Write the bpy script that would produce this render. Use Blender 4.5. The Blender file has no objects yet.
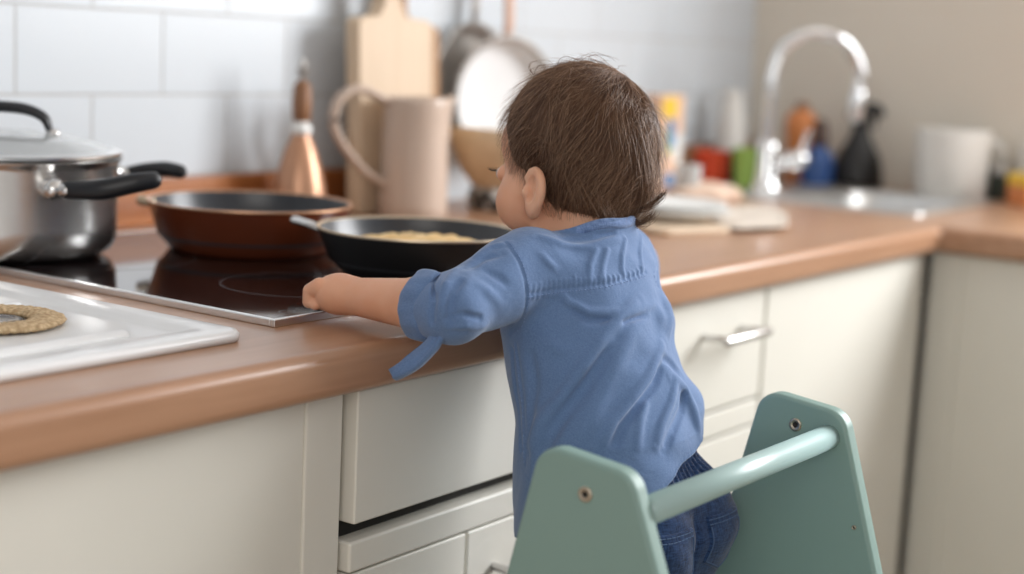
import bpy, bmesh, math, random
import numpy as np
from mathutils import Vector, Matrix

random.seed(7); rng = np.random.default_rng(7)
scn = bpy.context.scene
COL = scn.collection

# ---------------------------------------------------------------- materials
def mat(name, col=(.8, .8, .8), rough=.5, metal=0., spec=.5, coat=0., coat_rough=.1, sheen=0., sss=0., trans=0., ior=1.45, aniso=0.):
    m = bpy.data.materials.new(name); m.use_nodes = True
    b = m.node_tree.nodes['Principled BSDF']
    b.inputs['Base Color'].default_value = (*col, 1)
    b.inputs['Roughness'].default_value = rough
    b.inputs['Metallic'].default_value = metal
    b.inputs['Specular IOR Level'].default_value = spec
    b.inputs['Coat Weight'].default_value = coat
    b.inputs['Coat Roughness'].default_value = coat_rough
    b.inputs['Sheen Weight'].default_value = sheen
    b.inputs['Transmission Weight'].default_value = trans
    b.inputs['IOR'].default_value = ior
    if sss:
        b.inputs['Subsurface Weight'].default_value = sss
        b.inputs['Subsurface Radius'].default_value = (.012, .005, .003)
        b.inputs['Subsurface Scale'].default_value = 1.0
    return m

class NT:
    def __init__(s, m): s.t = m.node_tree; s.b = s.t.nodes['Principled BSDF']
    def n(s, typ, **kw):
        x = s.t.nodes.new(typ)
        for k, v in kw.items():
            if k in x.inputs.keys(): x.inputs[k].default_value = v
            else: setattr(x, k, v)
        return x
    def l(s, a, b): s.t.links.new(a, b)
    def coords(s, scale=(1, 1, 1), loc=(0, 0, 0), rot=(0, 0, 0)):
        tc = s.n('ShaderNodeTexCoord'); mp = s.n('ShaderNodeMapping')
        mp.inputs['Scale'].default_value = scale; mp.inputs['Location'].default_value = loc; mp.inputs['Rotation'].default_value = rot
        s.l(tc.outputs['Object'], mp.inputs['Vector']); return mp.outputs['Vector']
    def ramp(s, fac, stops):
        r = s.n('ShaderNodeValToRGB'); e = r.color_ramp.elements
        while len(e) < len(stops): e.new(.5)
        for i, (p, c) in enumerate(stops): e[i].position = p; e[i].color = (*c, 1)
        s.l(fac, r.inputs['Fac']); return r.outputs['Color']
    def bump(s, h, strength=.3, dist=.002, chain=None):
        bp = s.n('ShaderNodeBump'); bp.inputs['Strength'].default_value = strength; bp.inputs['Distance'].default_value = dist
        s.l(h, bp.inputs['Height'])
        if chain: s.l(chain, bp.inputs['Normal'])
        s.l(bp.outputs['Normal'], s.b.inputs['Normal']); return bp.outputs['Normal']

def wood(name, c1, c2, axis='x', rough=.4, scale=1., bump=.05):
    m = mat(name, c1, rough); t = NT(m)
    sc = {'x': (3, 60, 60), 'y': (60, 3, 60), 'z': (60, 60, 3)}[axis]
    v = t.coords(tuple(k * scale for k in sc))
    n1 = t.n('ShaderNodeTexNoise', Scale=1.0, Detail=6.0, Roughness=.6); t.l(v, n1.inputs['Vector'])
    sc2 = {'x': (.6, 8, 8), 'y': (8, .6, 8), 'z': (8, 8, .6)}[axis]
    v2 = t.coords(tuple(k * scale for k in sc2))
    n2 = t.n('ShaderNodeTexNoise', Scale=1.0, Detail=3.0); t.l(v2, n2.inputs['Vector'])
    mx = t.n('ShaderNodeMath', operation='ADD'); t.l(n1.outputs['Fac'], mx.inputs[0]); t.l(n2.outputs['Fac'], mx.inputs[1])
    hf = t.n('ShaderNodeMath', operation='MULTIPLY'); t.l(mx.outputs[0], hf.inputs[0]); hf.inputs[1].default_value = .5
    c = t.ramp(hf.outputs[0], [(.35, c2), (.62, c1)])
    t.l(c, t.b.inputs['Base Color'])
    if bump: t.bump(n1.outputs['Fac'], bump, .001)
    return m

def noisy(m, c1, c2, scale=20, bump=0, detail=4, stretch=(1, 1, 1), lo=.35, hi=.65):
    t = NT(m); v = t.coords(stretch); n = t.n('ShaderNodeTexNoise', Scale=scale, Detail=float(detail)); t.l(v, n.inputs['Vector'])
    t.l(t.ramp(n.outputs['Fac'], [(lo, c1), (hi, c2)]), t.b.inputs['Base Color'])
    if bump: t.bump(n.outputs['Fac'], bump, .001)
    return m

M = {}
M['cabinet'] = noisy(mat('cream satin lacquer', rough=.38, spec=.4), (.69, .67, .605), (.71, .69, .625), 6)
M['gap'] = mat('dark gap', (.02, .018, .015), .8)
M['worktop'] = wood('beech worktop', (.46, .265, .165), (.32, .168, .095), 'x', .28, .8)
M['worktop_side'] = wood('beech worktop side run', (.50, .275, .165), (.36, .175, .095), 'y', .33, .8)
M['upstand'] = wood('orange stained wood', (.50, .19, .06), (.30, .10, .03), 'x', .35, 1)
M['glass_black'] = mat('black ceramic glass', (.012, .008, .008), .06, spec=.6)
M['alu'] = mat('brushed aluminium', (.72, .72, .72), .28, 1)
M['steel'] = mat('stainless steel', (.66, .65, .64), .24, 1)
M['chrome'] = mat('chrome', (.80, .81, .82), .10, 1)
M['tray'] = mat('white enamel', (.78, .79, .80), .30, coat=.2)
M['black_plastic'] = mat('black plastic', (.012, .013, .016), .35)
M['nonstick'] = mat('dark non stick coating', (.035, .038, .045), .32, spec=.6)
M['pan_out'] = mat('black pan outside', (.010, .010, .011), .45)
M['copper'] = mat('red brown pan enamel', (.115, .026, .010), .30, coat=.4)
M['copper_rim'] = mat('copper coloured rim', (.55, .30, .17), .35, .6)
M['pale_rim'] = mat('bare metal rim', (.62, .50, .36), .35, .7)
M['teal'] = mat('teal lacquer', (.225, .335, .305), .42, spec=.35)
M['rung'] = mat('pale teal lacquer', (.36, .50, .49), .33, spec=.5)
M['brass'] = mat('screw nickel', (.55, .47, .38), .35, 1)
M['dark'] = mat('dark recess', (.02, .015, .012), .7)
M['jug'] = mat('blush glazed ceramic', (.56, .44, .36), .3)
M['board'] = wood('pale maple', (.68, .54, .40), (.60, .45, .31), 'z', .5, .6)
M['board_dark'] = wood('brown oak', (.42, .24, .12), (.30, .16, .075), 'z', .5, .6)
M['bowl'] = wood('bamboo bowl wood', (.66, .50, .33), (.54, .38, .23), 'x', .45, 1)
M['white'] = mat('white ceramic', (.80, .80, .78), .25)
M['offwhite'] = mat('matt off white', (.72, .70, .66), .5)
M['grey_metal'] = mat('grey metal', (.40, .38, .36), .35, .7)
M['glass'] = mat('clear glass', (.92, .95, .95), .03, trans=1.0, ior=1.45)
M['wall_paint'] = noisy(mat('warm grey wall paint', rough=.7, spec=.2), (.70, .645, .56), (.73, .675, .59), 3)
M['ceiling'] = mat('white ceiling paint', (.8, .79, .77), .8)
M['floor'] = wood('oak floor', (.50, .36, .24), (.38, .26, .16), 'x', .45, .3)
M['red'] = mat('red plastic', (.70, .07, .02), .4)
M['green'] = mat('green plastic', (.30, .46, .10), .4)
M['orange'] = mat('orange plastic', (.62, .22, .07), .4)
M['yellow'] = mat('yellow card', (.80, .52, .05), .5)
M['blue'] = mat('blue plastic', (.03, .08, .24), .35)
M['blue2'] = mat('blue print', (.05, .20, .42), .5)
M['peach'] = mat('peach card', (.80, .52, .36), .5)
M['black'] = mat('black bottle', (.014, .013, .013), .4)
M['brown'] = wood('brown wood', (.33, .16, .08), (.2, .09, .04), 'x', .5, 1)
M['bread'] = noisy(mat('bread crust', rough=.7), (.62, .42, .30), (.74, .58, .47), 30, .2)
M['linen'] = noisy(mat('cream linen', rough=.9, sheen=.1), (.56, .48, .40), (.64, .56, .48), 120, .2)

# tiles on the long wall
def tile_mat():
    m = mat('white glazed wall tiles', (.76, .78, .80), .28, spec=.5); t = NT(m)
    tc = t.n('ShaderNodeTexCoord'); sp = t.n('ShaderNodeSeparateXYZ'); t.l(tc.outputs['Object'], sp.inputs[0])
    cb = t.n('ShaderNodeCombineXYZ')
    ax = t.n('ShaderNodeMath', operation='ADD'); ax.inputs[1].default_value = -1.1728 + .1112 + .2224 * 20
    az = t.n('ShaderNodeMath', operation='ADD'); az.inputs[1].default_value = -1.062 + .1032 * 20
    t.l(sp.outputs['X'], ax.inputs[0]); t.l(sp.outputs['Z'], az.inputs[0]); t.l(ax.outputs[0], cb.inputs[0]); t.l(az.outputs[0], cb.inputs[1])
    br = t.n('ShaderNodeTexBrick'); br.offset = .5; br.offset_frequency = 2; br.squash = 1.0
    br.inputs['Color1'].default_value = (.585, .625, .665, 1); br.inputs['Color2'].default_value = (.605, .645, .685, 1)
    br.inputs['Mortar'].default_value = (.48, .48, .475, 1)
    br.inputs['Scale'].default_value = 1; br.inputs['Mortar Size'].default_value = .0022; br.inputs['Mortar Smooth'].default_value = .6
    br.inputs['Brick Width'].default_value = .2224; br.inputs['Row Height'].default_value = .1032
    t.l(cb.outputs[0], br.inputs['Vector']); t.l(br.outputs['Color'], t.b.inputs['Base Color'])
    inv = t.n('ShaderNodeMath', operation='SUBTRACT'); inv.inputs[0].default_value = 1; t.l(br.outputs['Fac'], inv.inputs[1])
    b1 = t.bump(inv.outputs[0], .5, .002)
    n = t.n('ShaderNodeTexNoise', Scale=9.0, Detail=1.0); t.l(tc.outputs['Object'], n.inputs['Vector'])
    t.bump(n.outputs['Fac'], .12, .004, b1)
    return m
M['tiles'] = tile_mat()

def steel_brushed():
    m = mat('brushed pot steel', (.62, .61, .60), .27, 1); t = NT(m)
    v = t.coords((1, 1, 260)); n = t.n('ShaderNodeTexNoise', Scale=1.0, Detail=2.0); t.l(v, n.inputs['Vector'])
    t.bump(n.outputs['Fac'], .06, .0006); return m
M['pot'] = steel_brushed()

def skin_mat():
    m = mat('toddler skin', (.66, .385, .27), .5, spec=.35, sss=.22); t = NT(m)
    v = t.coords(); n = t.n('ShaderNodeTexNoise', Scale=22.0, Detail=3.0); t.l(v, n.inputs['Vector'])
    t.l(t.ramp(n.outputs['Fac'], [(.3, (.70, .35, .215)), (.7, (.76, .44, .30))]), t.b.inputs['Base Color'])
    n2 = t.n('ShaderNodeTexNoise', Scale=600.0, Detail=2.0); t.l(v, n2.inputs['Vector'])
    t.bump(n2.outputs['Fac'], .08, .0005); return m
M['skin'] = skin_mat()

def cloth_mat(name, c1, c2, sc, bump, rough=.85):
    m = mat(name, c1, rough, spec=.15, sheen=.25); t = NT(m)
    tc = t.n('ShaderNodeTexCoord')
    a = t.coords((sc, sc * .18, sc * .18)); b = t.coords((sc * .18, sc * .18, sc))
    n1 = t.n('ShaderNodeTexNoise', Scale=1.0, Detail=2.0); t.l(a, n1.inputs['Vector'])
    n2 = t.n('ShaderNodeTexNoise', Scale=1.0, Detail=2.0); t.l(b, n2.inputs['Vector'])
    ad = t.n('ShaderNodeMath', operation='ADD'); t.l(n1.outputs['Fac'], ad.inputs[0]); t.l(n2.outputs['Fac'], ad.inputs[1])
    hf = t.n('ShaderNodeMath', operation='MULTIPLY'); hf.inputs[1].default_value = .5; t.l(ad.outputs[0], hf.inputs[0])
    t.l(t.ramp(hf.outputs[0], [(.36, c2), (.64, c1)]), t.b.inputs['Base Color'])
    b1 = t.bump(hf.outputs[0], bump, .0008)
    w = t.coords((1, 1, 1)); n3 = t.n('ShaderNodeTexNoise', Scale=38.0, Detail=4.0); n3.inputs['Distortion'].default_value = .6
    t.l(w, n3.inputs['Vector']); t.bump(n3.outputs['Fac'], .35, .004, b1)
    return m
M['shirt'] = cloth_mat('blue chambray', (.14, .225, .405), (.105, .175, .33), 2600, .22)
M['seam'] = cloth_mat('blue chambray stitching', (.20, .30, .53), (.10, .165, .34), 1200, .3)
M['jeans'] = cloth_mat('indigo denim', (.034, .078, .200), (.008, .020, .062), 800, .5)
M['hair'] = mat('brown hair', (.10, .05, .03), .42, spec=.45)
def hair_col():
    t = NT(M['hair']); a = t.n('ShaderNodeAttribute'); a.attribute_name = 'tint'
    t.l(t.ramp(a.outputs['Fac'], [(0, (.055, .025, .014)), (.5, (.155, .078, .043)), (1, (.38, .24, .155))]), t.b.inputs['Base Color'])
hair_col()
M['cap'] = mat('dark hair roots', (.085, .043, .026), .7, spec=.15)
def straw():
    m = mat('woven straw', (.55, .38, .2), .8); t = NT(m); v = t.coords((1, 1, 1))
    n = t.n('ShaderNodeTexVoronoi', Scale=260.0); t.l(v, n.inputs['Vector'])
    t.l(t.ramp(n.outputs['Distance'], [(.1, (.68, .52, .32)), (.8, (.42, .28, .15))]), t.b.inputs['Base Color'])
    t.bump(n.outputs['Distance'], .6, .002); return m
M['straw'] = straw()
M['denim_thread'] = mat('pale denim thread', (.09, .15, .28), .8)
M['sink_steel'] = mat('satin sink steel', (.62, .62, .61), .38, 1)
M['pancake'] = noisy(mat('golden pancake', rough=.6), (.62, .40, .16), (.80, .60, .33), 45, .5)

# ---------------------------------------------------------------- object helpers
def link(name, me, m=None, parent=None, smooth=False, bevel=0, segs=3):
    o = bpy.data.objects.new(name, me); COL.objects.link(o)
    if m is not None:
        ms = m if isinstance(m, (list, tuple)) else [m]
        for k in ms: me.materials.append(k)
    if smooth:
        me.polygons.foreach_set('use_smooth', [True] * len(me.polygons))
    if bevel:
        b = o.modifiers.new('bevel', 'BEVEL'); b.width = bevel; b.segments = segs; b.limit_method = 'ANGLE'; b.angle_limit = math.radians(40)
        b.harden_normals = False
        me.polygons.foreach_set('use_smooth', [True] * len(me.polygons))
        w = o.modifiers.new('wn', 'WEIGHTED_NORMAL'); w.keep_sharp = True
    if parent is not None:
        o.parent = parent
        o.location = o.location - parent.matrix_basis.translation if parent.matrix_basis.translation.length else o.location
    return o
def mesh_of(bm, name='m'):
    bmesh.ops.recalc_face_normals(bm, faces=bm.faces[:])
    me = bpy.data.meshes.new(name); bm.to_mesh(me); bm.free(); return me
def box(bm, x0, x1, y0, y1, z0, z1):
    vs = [bm.verts.new(p) for p in ((x0,y0,z0),(x1,y0,z0),(x1,y1,z0),(x0,y1,z0),(x0,y0,z1),(x1,y0,z1),(x1,y1,z1),(x0,y1,z1))]
    for f in ((0,3,2,1),(4,5,6,7),(0,1,5,4),(1,2,6,5),(2,3,7,6),(3,0,4,7)): bm.faces.new([vs[i] for i in f])
    return vs
def boxobj(name, b, m, parent=None, bevel=.0015, segs=3):
    bm = bmesh.new(); box(bm, *b); return link(name, mesh_of(bm, name), m, parent, bevel=bevel, segs=segs)
def lathe(bm, prof, c=(0, 0, 0), n=64, close=False, mi=None):
    """prof: list of (r,z[,matindex]); revolved about z"""
    rings = []
    for p in prof:
        r, z = p[0], p[1]
        if r < 1e-6: rings.append([bm.verts.new((c[0], c[1], c[2] + z))])
        else: rings.append([bm.verts.new((c[0] + r*math.cos(2*math.pi*k/n), c[1] + r*math.sin(2*math.pi*k/n), c[2] + z)) for k in range(n)])
    for i in range(len(rings) - 1):
        a, b = rings[i], rings[i+1]; mi_ = prof[i][2] if len(prof[i]) > 2 else 0
        for k in range(n):
            k2 = (k + 1) % n
            if len(a) == 1 and len(b) == 1: continue
            if len(a) == 1: f = bm.faces.new((a[0], b[k], b[k2]))
            elif len(b) == 1: f = bm.faces.new((a[k], b[0], a[k2]))
            else: f = bm.faces.new((a[k], b[k], b[k2], a[k2]))
            f.material_index = mi_
    return rings
def latheobj(name, prof, c, m, parent=None, n=64):
    bm = bmesh.new(); lathe(bm, prof, c, n); me = mesh_of(bm, name); o = link(name, me, m, parent, smooth=True)
    e = o.modifiers.new('es', 'EDGE_SPLIT'); e.split_angle = math.radians(50); return o
def catmull(pts, sub=8):
    P = [Vector(p) for p in pts]; out = []
    for i in range(len(P) - 1):
        p0 = P[max(i-1, 0)]; p1 = P[i]; p2 = P[i+1]; p3 = P[min(i+2, len(P)-1)]
        for k in range(sub):
            t = k / sub
            out.append(.5*((2*p1) + (p2-p0)*t + (2*p0-5*p1+4*p2-p3)*t*t + (3*p1-p0-3*p2+p3)*t**3))
    out.append(P[-1]); return out
def interp(vals, n):
    return list(np.interp(np.linspace(0, len(vals)-1, n), range(len(vals)), vals))
def tube(bm, pts, rad, n=16, sub=8, flat=(1, 1), up=(0, 0, 1), cap=True):
    """tapered tube through pts; flat scales the side/up axes; rounded ends"""
    path = catmull(pts, sub) if sub > 1 else [Vector(p) for p in pts]
    R = interp(rad, len(path)) if isinstance(rad, (list, tuple)) else [rad]*len(path)
    rings = []; U = Vector(up)
    def ring(c, t, r):
        s = t.cross(U)
        if s.length < 1e-4: s = t.cross(Vector((1, 0, .01)))
        s.normalize(); u = s.cross(t).normalized()
        return [bm.verts.new(c + s*(r*flat[0]*math.cos(2*math.pi*k/n)) + u*(r*flat[1]*math.sin(2*math.pi*k/n))) for k in range(n)]
    N = len(path)
    T = [(path[min(i+1, N-1)] - path[max(i-1, 0)]).normalized() for i in range(N)]
    if cap:
        for a in (80, 55, 30): 
            rings.append(ring(path[0] - T[0]*R[0]*math.sin(math.radians(a))*min(flat[1], 1), T[0], R[0]*math.cos(math.radians(a))))
    for i in range(N): rings.append(ring(path[i], T[i], R[i]))
    if cap:
        for a in (30, 55, 80):
            rings.append(ring(path[-1] + T[-1]*R[-1]*math.sin(math.radians(a))*min(flat[1], 1), T[-1], R[-1]*math.cos(math.radians(a))))
    for a, b in zip(rings, rings[1:]):
        for k in range(n): bm.faces.new((a[k], b[k], b[(k+1) % n], a[(k+1) % n]))
    bm.faces.new(rings[0]); bm.faces.new(rings[-1][::-1])
def tubeobj(name, pts, rad, m, parent=None, **kw):
    bm = bmesh.new(); tube(bm, pts, rad, **kw); return link(name, mesh_of(bm, name), m, parent, smooth=True)
def prism(bm, pts, axis, a0, a1):
    """polygon in the two other axes extruded along axis (0,1,2) from a0 to a1"""
    def P(p, a):
        q = list(p); q.insert(axis, a); return q
    A = [bm.verts.new(P(p, a0)) for p in pts]; B = [bm.verts.new(P(p, a1)) for p in pts]
    bm.faces.new(A); bm.faces.new(B[::-1])
    for i in range(len(pts)):
        j = (i+1) % len(pts); bm.faces.new((A[i], B[i], B[j], A[j]))
def rounded(pts, r, seg=8):
    """round the corners of a polygon; r number or list"""
    out = []; n = len(pts)
    for i in range(n):
        p = Vector(pts[i]); a = Vector(pts[i-1]) - p; b = Vector(pts[(i+1) % n]) - p
        rr = r[i] if isinstance(r, (list, tuple)) else r
        if rr <= 0: out.append(tuple(p)); continue
        a.normalize(); b.normalize(); ang = a.angle(b)
        d = rr / math.tan(ang/2); c = p + (a+b).normalized() * (rr / math.sin(ang/2))
        s = p + a*d - c; e = p + b*d - c
        for k in range(seg+1):
            t = k/seg; th = s.angle(e)
            v = (s*math.sin((1-t)*th) + e*math.sin(t*th)) / math.sin(th)
            out.append(tuple(c+v))
    return out
def empty(name, loc=(0, 0, 0)):
    o = bpy.data.objects.new(name, None); o.empty_display_size = .05; COL.objects.link(o); o.location = loc
    return o
def tag(o, label=None, cat=None, group=None, kind=None):
    if label: o['label'] = label
    if cat: o['category'] = cat
    if group: o['group'] = group
    if kind: o['kind'] = kind
    return o
def thing(name, label, cat, loc, group=None): return tag(empty(name, loc), label, cat, group)

# ---------------------------------------------------------------- implicit surfaces (numpy surface nets)
def surface(fn, lo, hi, h, coarse=4, band=2.2):
    lo = np.array(lo, float); hi = np.array(hi, float)
    nc = np.ceil((hi-lo)/(h*coarse)).astype(int) + 1; n = nc*coarse
    ax = [lo[i] + (np.arange(nc[i])*coarse + (coarse-1)/2)*h for i in range(3)]
    G = np.stack(np.meshgrid(*ax, indexing='ij'), -1).reshape(-1, 3)
    fc = fn(G).reshape(nc)
    F = np.repeat(np.repeat(np.repeat(fc, coarse, 0), coarse, 1), coarse, 2)
    mask = np.abs(fc) < band*coarse*h
    big = np.repeat(np.repeat(np.repeat(mask, coarse, 0), coarse, 1), coarse, 2)
    idx = np.argwhere(big); P = lo + idx*h
    vals = np.concatenate([fn(P[i:i+400000]) for i in range(0, len(P), 400000)])
    F[big] = vals
    S = F < 0
    # cells
    c = [S[i:n[0]-1+i, j:n[1]-1+j, k:n[2]-1+k] for i in (0, 1) for j in (0, 1) for k in (0, 1)]
    s = sum(x.astype(np.int8) for x in c); act = (s > 0) & (s < 8)
    cid = -np.ones(act.shape, int); ci = np.argwhere(act); cid[act] = np.arange(len(ci))
    acc = np.zeros((len(ci), 3)); cnt = np.zeros(len(ci))
    corners = np.array([(i, j, k) for i in (0, 1) for j in (0, 1) for k in (0, 1)])
    for a in range(8):
        for b in range(a+1, 8):
            if np.abs(corners[a]-corners[b]).sum() != 1: continue
            A = ci + corners[a]; B = ci + corners[b]
            fa = F[tuple(A.T)]; fb = F[tuple(B.T)]; m = (fa < 0) != (fb < 0)
            t = np.where(m, fa/(fa-fb+1e-12*(fa == fb)), 0)[:, None]
            acc += np.where(m[:, None], A + (B-A)*t, 0); cnt += m
    V = lo + (acc/np.maximum(cnt, 1)[:, None])*h
    faces = []
    for d in range(3):
        u, v = (d+1) % 3, (d+2) % 3
        sl0 = [slice(1, -1)]*3; sl1 = [slice(1, -1)]*3
        sl0[d] = slice(0, -1); sl1[d] = slice(1, None)
        a = S[tuple(sl0)]; b = S[tuple(sl1)]
        E = np.argwhere(a != b)
        sgn = a[tuple(E.T)]
        off = np.array([1, 1, 1]); off[d] = 0; E = E + off
        eu = np.zeros(3, int); eu[u] = 1; ev = np.zeros(3, int); ev[v] = 1
        q = np.stack([cid[tuple((E-eu-ev).T)], cid[tuple((E-ev).T)], cid[tuple(E.T)], cid[tuple((E-eu).T)]], 1)
        q[~sgn] = q[~sgn][:, ::-1]
        faces.append(q)
    Q = np.concatenate(faces); Q = Q[(Q >= 0).all(1)]
    for _ in range(2):
        f = fn(V); g = grad(fn, V, h*.3); V = V - g*(f/np.maximum((g**2).sum(1), .25))[:, None].clip(-h, h)
    return V, Q
def grad(fn, P, e=1e-3):
    return np.stack([(fn(P+d)-fn(P-d))/(2*e) for d in np.eye(3)*e], 1)
def np_mesh(name, V, Q, keep=None):
    if keep is not None:
        Q = Q[keep]; used = np.unique(Q); mp = -np.ones(len(V), int); mp[used] = np.arange(len(used)); V = V[used]; Q = mp[Q]
    me = bpy.data.meshes.new(name); k = Q.shape[1]
    me.vertices.add(len(V)); me.vertices.foreach_set('co', V.astype(np.float32).ravel())
    me.loops.add(Q.size); me.loops.foreach_set('vertex_index', Q.astype(np.int32).ravel())
    me.polygons.add(len(Q)); me.polygons.foreach_set('loop_start', (np.arange(len(Q))*k).astype(np.int32))
    try: me.polygons.foreach_set('loop_total', np.full(len(Q), k, np.int32))
    except Exception: pass
    me.update(calc_edges=True); me.validate()
    return me
def smin(a, b, k):
    h = np.clip(.5+.5*(b-a)/k, 0, 1); return b*(1-h)+a*h-k*h*(1-h)
def smax(a, b, k): return -smin(-a, -b, k)
def ell(P, c, r, R=None):
    q = P-np.array(c)
    if R is not None: q = q@R
    r = np.array(r); k0 = np.linalg.norm(q/r, axis=1); k1 = np.linalg.norm(q/(r*r), axis=1)+1e-9
    return k0*(k0-1)/k1
def cone(P, a, b, ra, rb):
    a = np.array(a, float); b = np.array(b, float); ab = b-a
    t = np.clip(((P-a)@ab)/(ab@ab), 0, 1)
    return np.linalg.norm(P-a-t[:, None]*ab, axis=1)-(ra+(rb-ra)*t)
def loft(P, tab):
    T = np.array(tab); z = P[:, 2]
    cx, cy, a, b = (np.interp(z, T[:, 0], T[:, i]) for i in (1, 2, 3, 4))
    dx = (P[:, 0]-cx); dy = (P[:, 1]-cy)
    k0 = np.sqrt((dx/a)**2+(dy/b)**2); k1 = np.sqrt((dx/a**2)**2+(dy/b**2)**2)+1e-9
    d = k0*(k0-1)/k1
    return np.maximum(d, np.maximum(T[0, 0]-z, z-T[-1, 0]))
def seg_d(P, pts):
    """distance to a polyline"""
    d = np.full(len(P), 1e9)
    for a, b in zip(pts, pts[1:]):
        a = np.array(a, float); b = np.array(b, float); ab = b-a
        t = np.clip(((P-a)@ab)/(ab@ab+1e-12), 0, 1); d = np.minimum(d, np.linalg.norm(P-a-t[:, None]*ab, axis=1))
    return d
def rotm(axis, deg): return np.array(Matrix.Rotation(math.radians(deg), 3, axis))

# ---------------------------------------------------------------- room
YW = 1.54; XS = 3.0
def struct(name, b, m, bevel=0): return tag(boxobj(name, b, m, bevel=bevel), kind='structure')
struct('floor', (-1.6, XS, -2.4, YW, -.05, 0), M['floor'])
struct('wall_back', (-1.6, XS+.1, YW, YW+.1, 0, 2.5), M['tiles'])
# side wall with a window opening nearer the camera, outside the photograph's frame
bm = bmesh.new()
WY0, WY1, WZ0, WZ1 = -1.05, .45, 1.15, 2.25
box(bm, XS, XS+.1, -2.4, WY0, 0, 2.5); box(bm, XS, XS+.1, WY1, YW, 0, 2.5)
box(bm, XS, XS+.1, WY0, WY1, 0, WZ0); box(bm, XS, XS+.1, WY0, WY1, WZ1, 2.5)
tag(link('wall_right', mesh_of(bm), M['wall_paint']), kind='structure')
bm = bmesh.new()
for b in ((XS+.02, XS+.08, WY0, WY1, WZ0, WZ0+.05), (XS+.02, XS+.08, WY0, WY1, WZ1-.05, WZ1), (XS+.02, XS+.08, WY0, WY0+.05, WZ0, WZ1), (XS+.02, XS+.08, WY1-.05, WY1, WZ0, WZ1), (XS+.02, XS+.08, -.325, -.275, WZ0, WZ1)): box(bm, *b)
tag(link('window_1', mesh_of(bm), M['white']), kind='structure')
struct('ceiling', (-1.6, XS+.1, -2.4, YW+.1, 2.5, 2.6), M['ceiling'])

# ---------------------------------------------------------------- worktops
def slab_cells(bm, xs, ys, mask, z0, z1):
    V = {}
    def v(i, j, z):
        k = (i, j, z)
        if k not in V: V[k] = bm.verts.new((xs[i], ys[j], z))
        return V[k]
    nx, ny = len(xs)-1, len(ys)-1
    for i in range(nx):
        for j in range(ny):
            if not mask(i, j): continue
            bm.faces.new((v(i,j,z1), v(i+1,j,z1), v(i+1,j+1,z1), v(i,j+1,z1)))
            bm.faces.new((v(i,j,z0), v(i,j+1,z0), v(i+1,j+1,z0), v(i+1,j,z0)))
            for di, dj, a, b in ((-1,0,(i,j),(i,j+1)), (1,0,(i+1,j),(i+1,j+1)), (0,-1,(i,j),(i+1,j)), (0,1,(i,j+1),(i+1,j+1))):
                ii, jj = i+di, j+dj
                if not (0 <= ii < nx and 0 <= jj < ny and mask(ii, jj)):
                    bm.faces.new((v(*a, z0), v(*b, z0), v(*b, z1), v(*a, z1)))
ZT, ZB = .900, .860
YL, YR, XC = .835, .878, 2.375
JX = 1.40
bm = bmesh.new(); box(bm, -1.0, JX, YL, YW-.001, ZB, ZT)
wt = link('worktop', mesh_of(bm), M['worktop'], bevel=.011, segs=5)
tag(wt, 'wooden worktop section carrying the black hob and white tray', 'worktop')
SX0, SX1, SY0, SY1 = 2.485, 2.872, .958, 1.43
bm = bmesh.new()
xs = [JX, XC, SX0+.02, SX1-.02, XS-.001]; ys = [-1.2, YR, SY0+.02, 1.235, YW-.001]
slab_cells(bm, xs, ys, lambda i, j: not (i == 0 and j == 0) and not (i == 2 and j == 2) and not (i == 3 and j == 9), ZB, ZT)
wt2 = link('worktop', mesh_of(bm), M['worktop'], bevel=.011, segs=5)
tag(wt2, 'wooden corner worktop running past the plates to the steel sink', 'worktop')
# wooden upstand behind the hob
bm = bmesh.new(); box(bm, 1.0, 1.93, YW-.018, YW-.001, ZT, .958)
tag(link('upstand', mesh_of(bm), M['upstand'], bevel=.003), 'orange-brown wooden upstand along the tiles behind the pot', 'upstand')

# ---------------------------------------------------------------- cabinets
def front(name, x0, x1, z0, z1, y, parent, frame=0, th=.02, rails=True):
    """cabinet front facing -y with an optional shaker frame"""
    bm = bmesh.new()
    if not frame: box(bm, x0, x1, y, y+th, z0, z1)
    else:
        box(bm, x0, x0+frame, y, y+th, z0, z1); box(bm, x1-frame, x1, y, y+th, z0, z1)
        if rails: box(bm, x0+frame, x1-frame, y, y+th, z0, z0+frame); box(bm, x0+frame, x1-frame, y, y+th, z1-frame, z1)
        e = frame if rails else 0
        box(bm, x0+frame-.001, x1-frame+.001, y+(.005 if rails else .0025), y+th-.002, z0+e, z1-e)
    return link(name, mesh_of(bm), M['cabinet'], parent, bevel=.0022)
def handle(parent, x0, x1, z, y, out=.035):
    bm = bmesh.new()
    tube(bm, [(x0, y, z), (x0, y-out, z), ], .0045, sub=1, n=12); tube(bm, [(x1, y, z), (x1, y-out, z)], .0045, sub=1, n=12)
    tube(bm, [(x0-.006, y-out, z), (x1+.006, y-out, z)], .0062, sub=1, n=14)
    return link('handle', mesh_of(bm), M['steel'], parent, smooth=True)
def unit(label, x0, x1, yf, group=None):
    t = thing('base_cabinet', label, 'cabinet', (0, 0, 0), group)
    boxobj('carcass', (x0, x1, yf+.021, YW-.005, .10, ZB-.001), M['cabinet'], t)
    boxobj('plinth', (x0, x1, yf+.06, yf+.075, 0, .10), M['cabinet'], t)
    return t
c1 = unit('cream base cabinet with plain panelled door under the white tray', .30, .988, YL+.028)
front('door', .302, .987, .105, .857, YL+.028, c1, frame=.045, rails=False)
c0 = unit('cream base cabinet at the far left end of the wooden worktop', -.60, .299, YL+.028)
front('door', -.598, .298, .105, .857, YL+.028, c0, frame=.045, rails=False)
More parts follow.
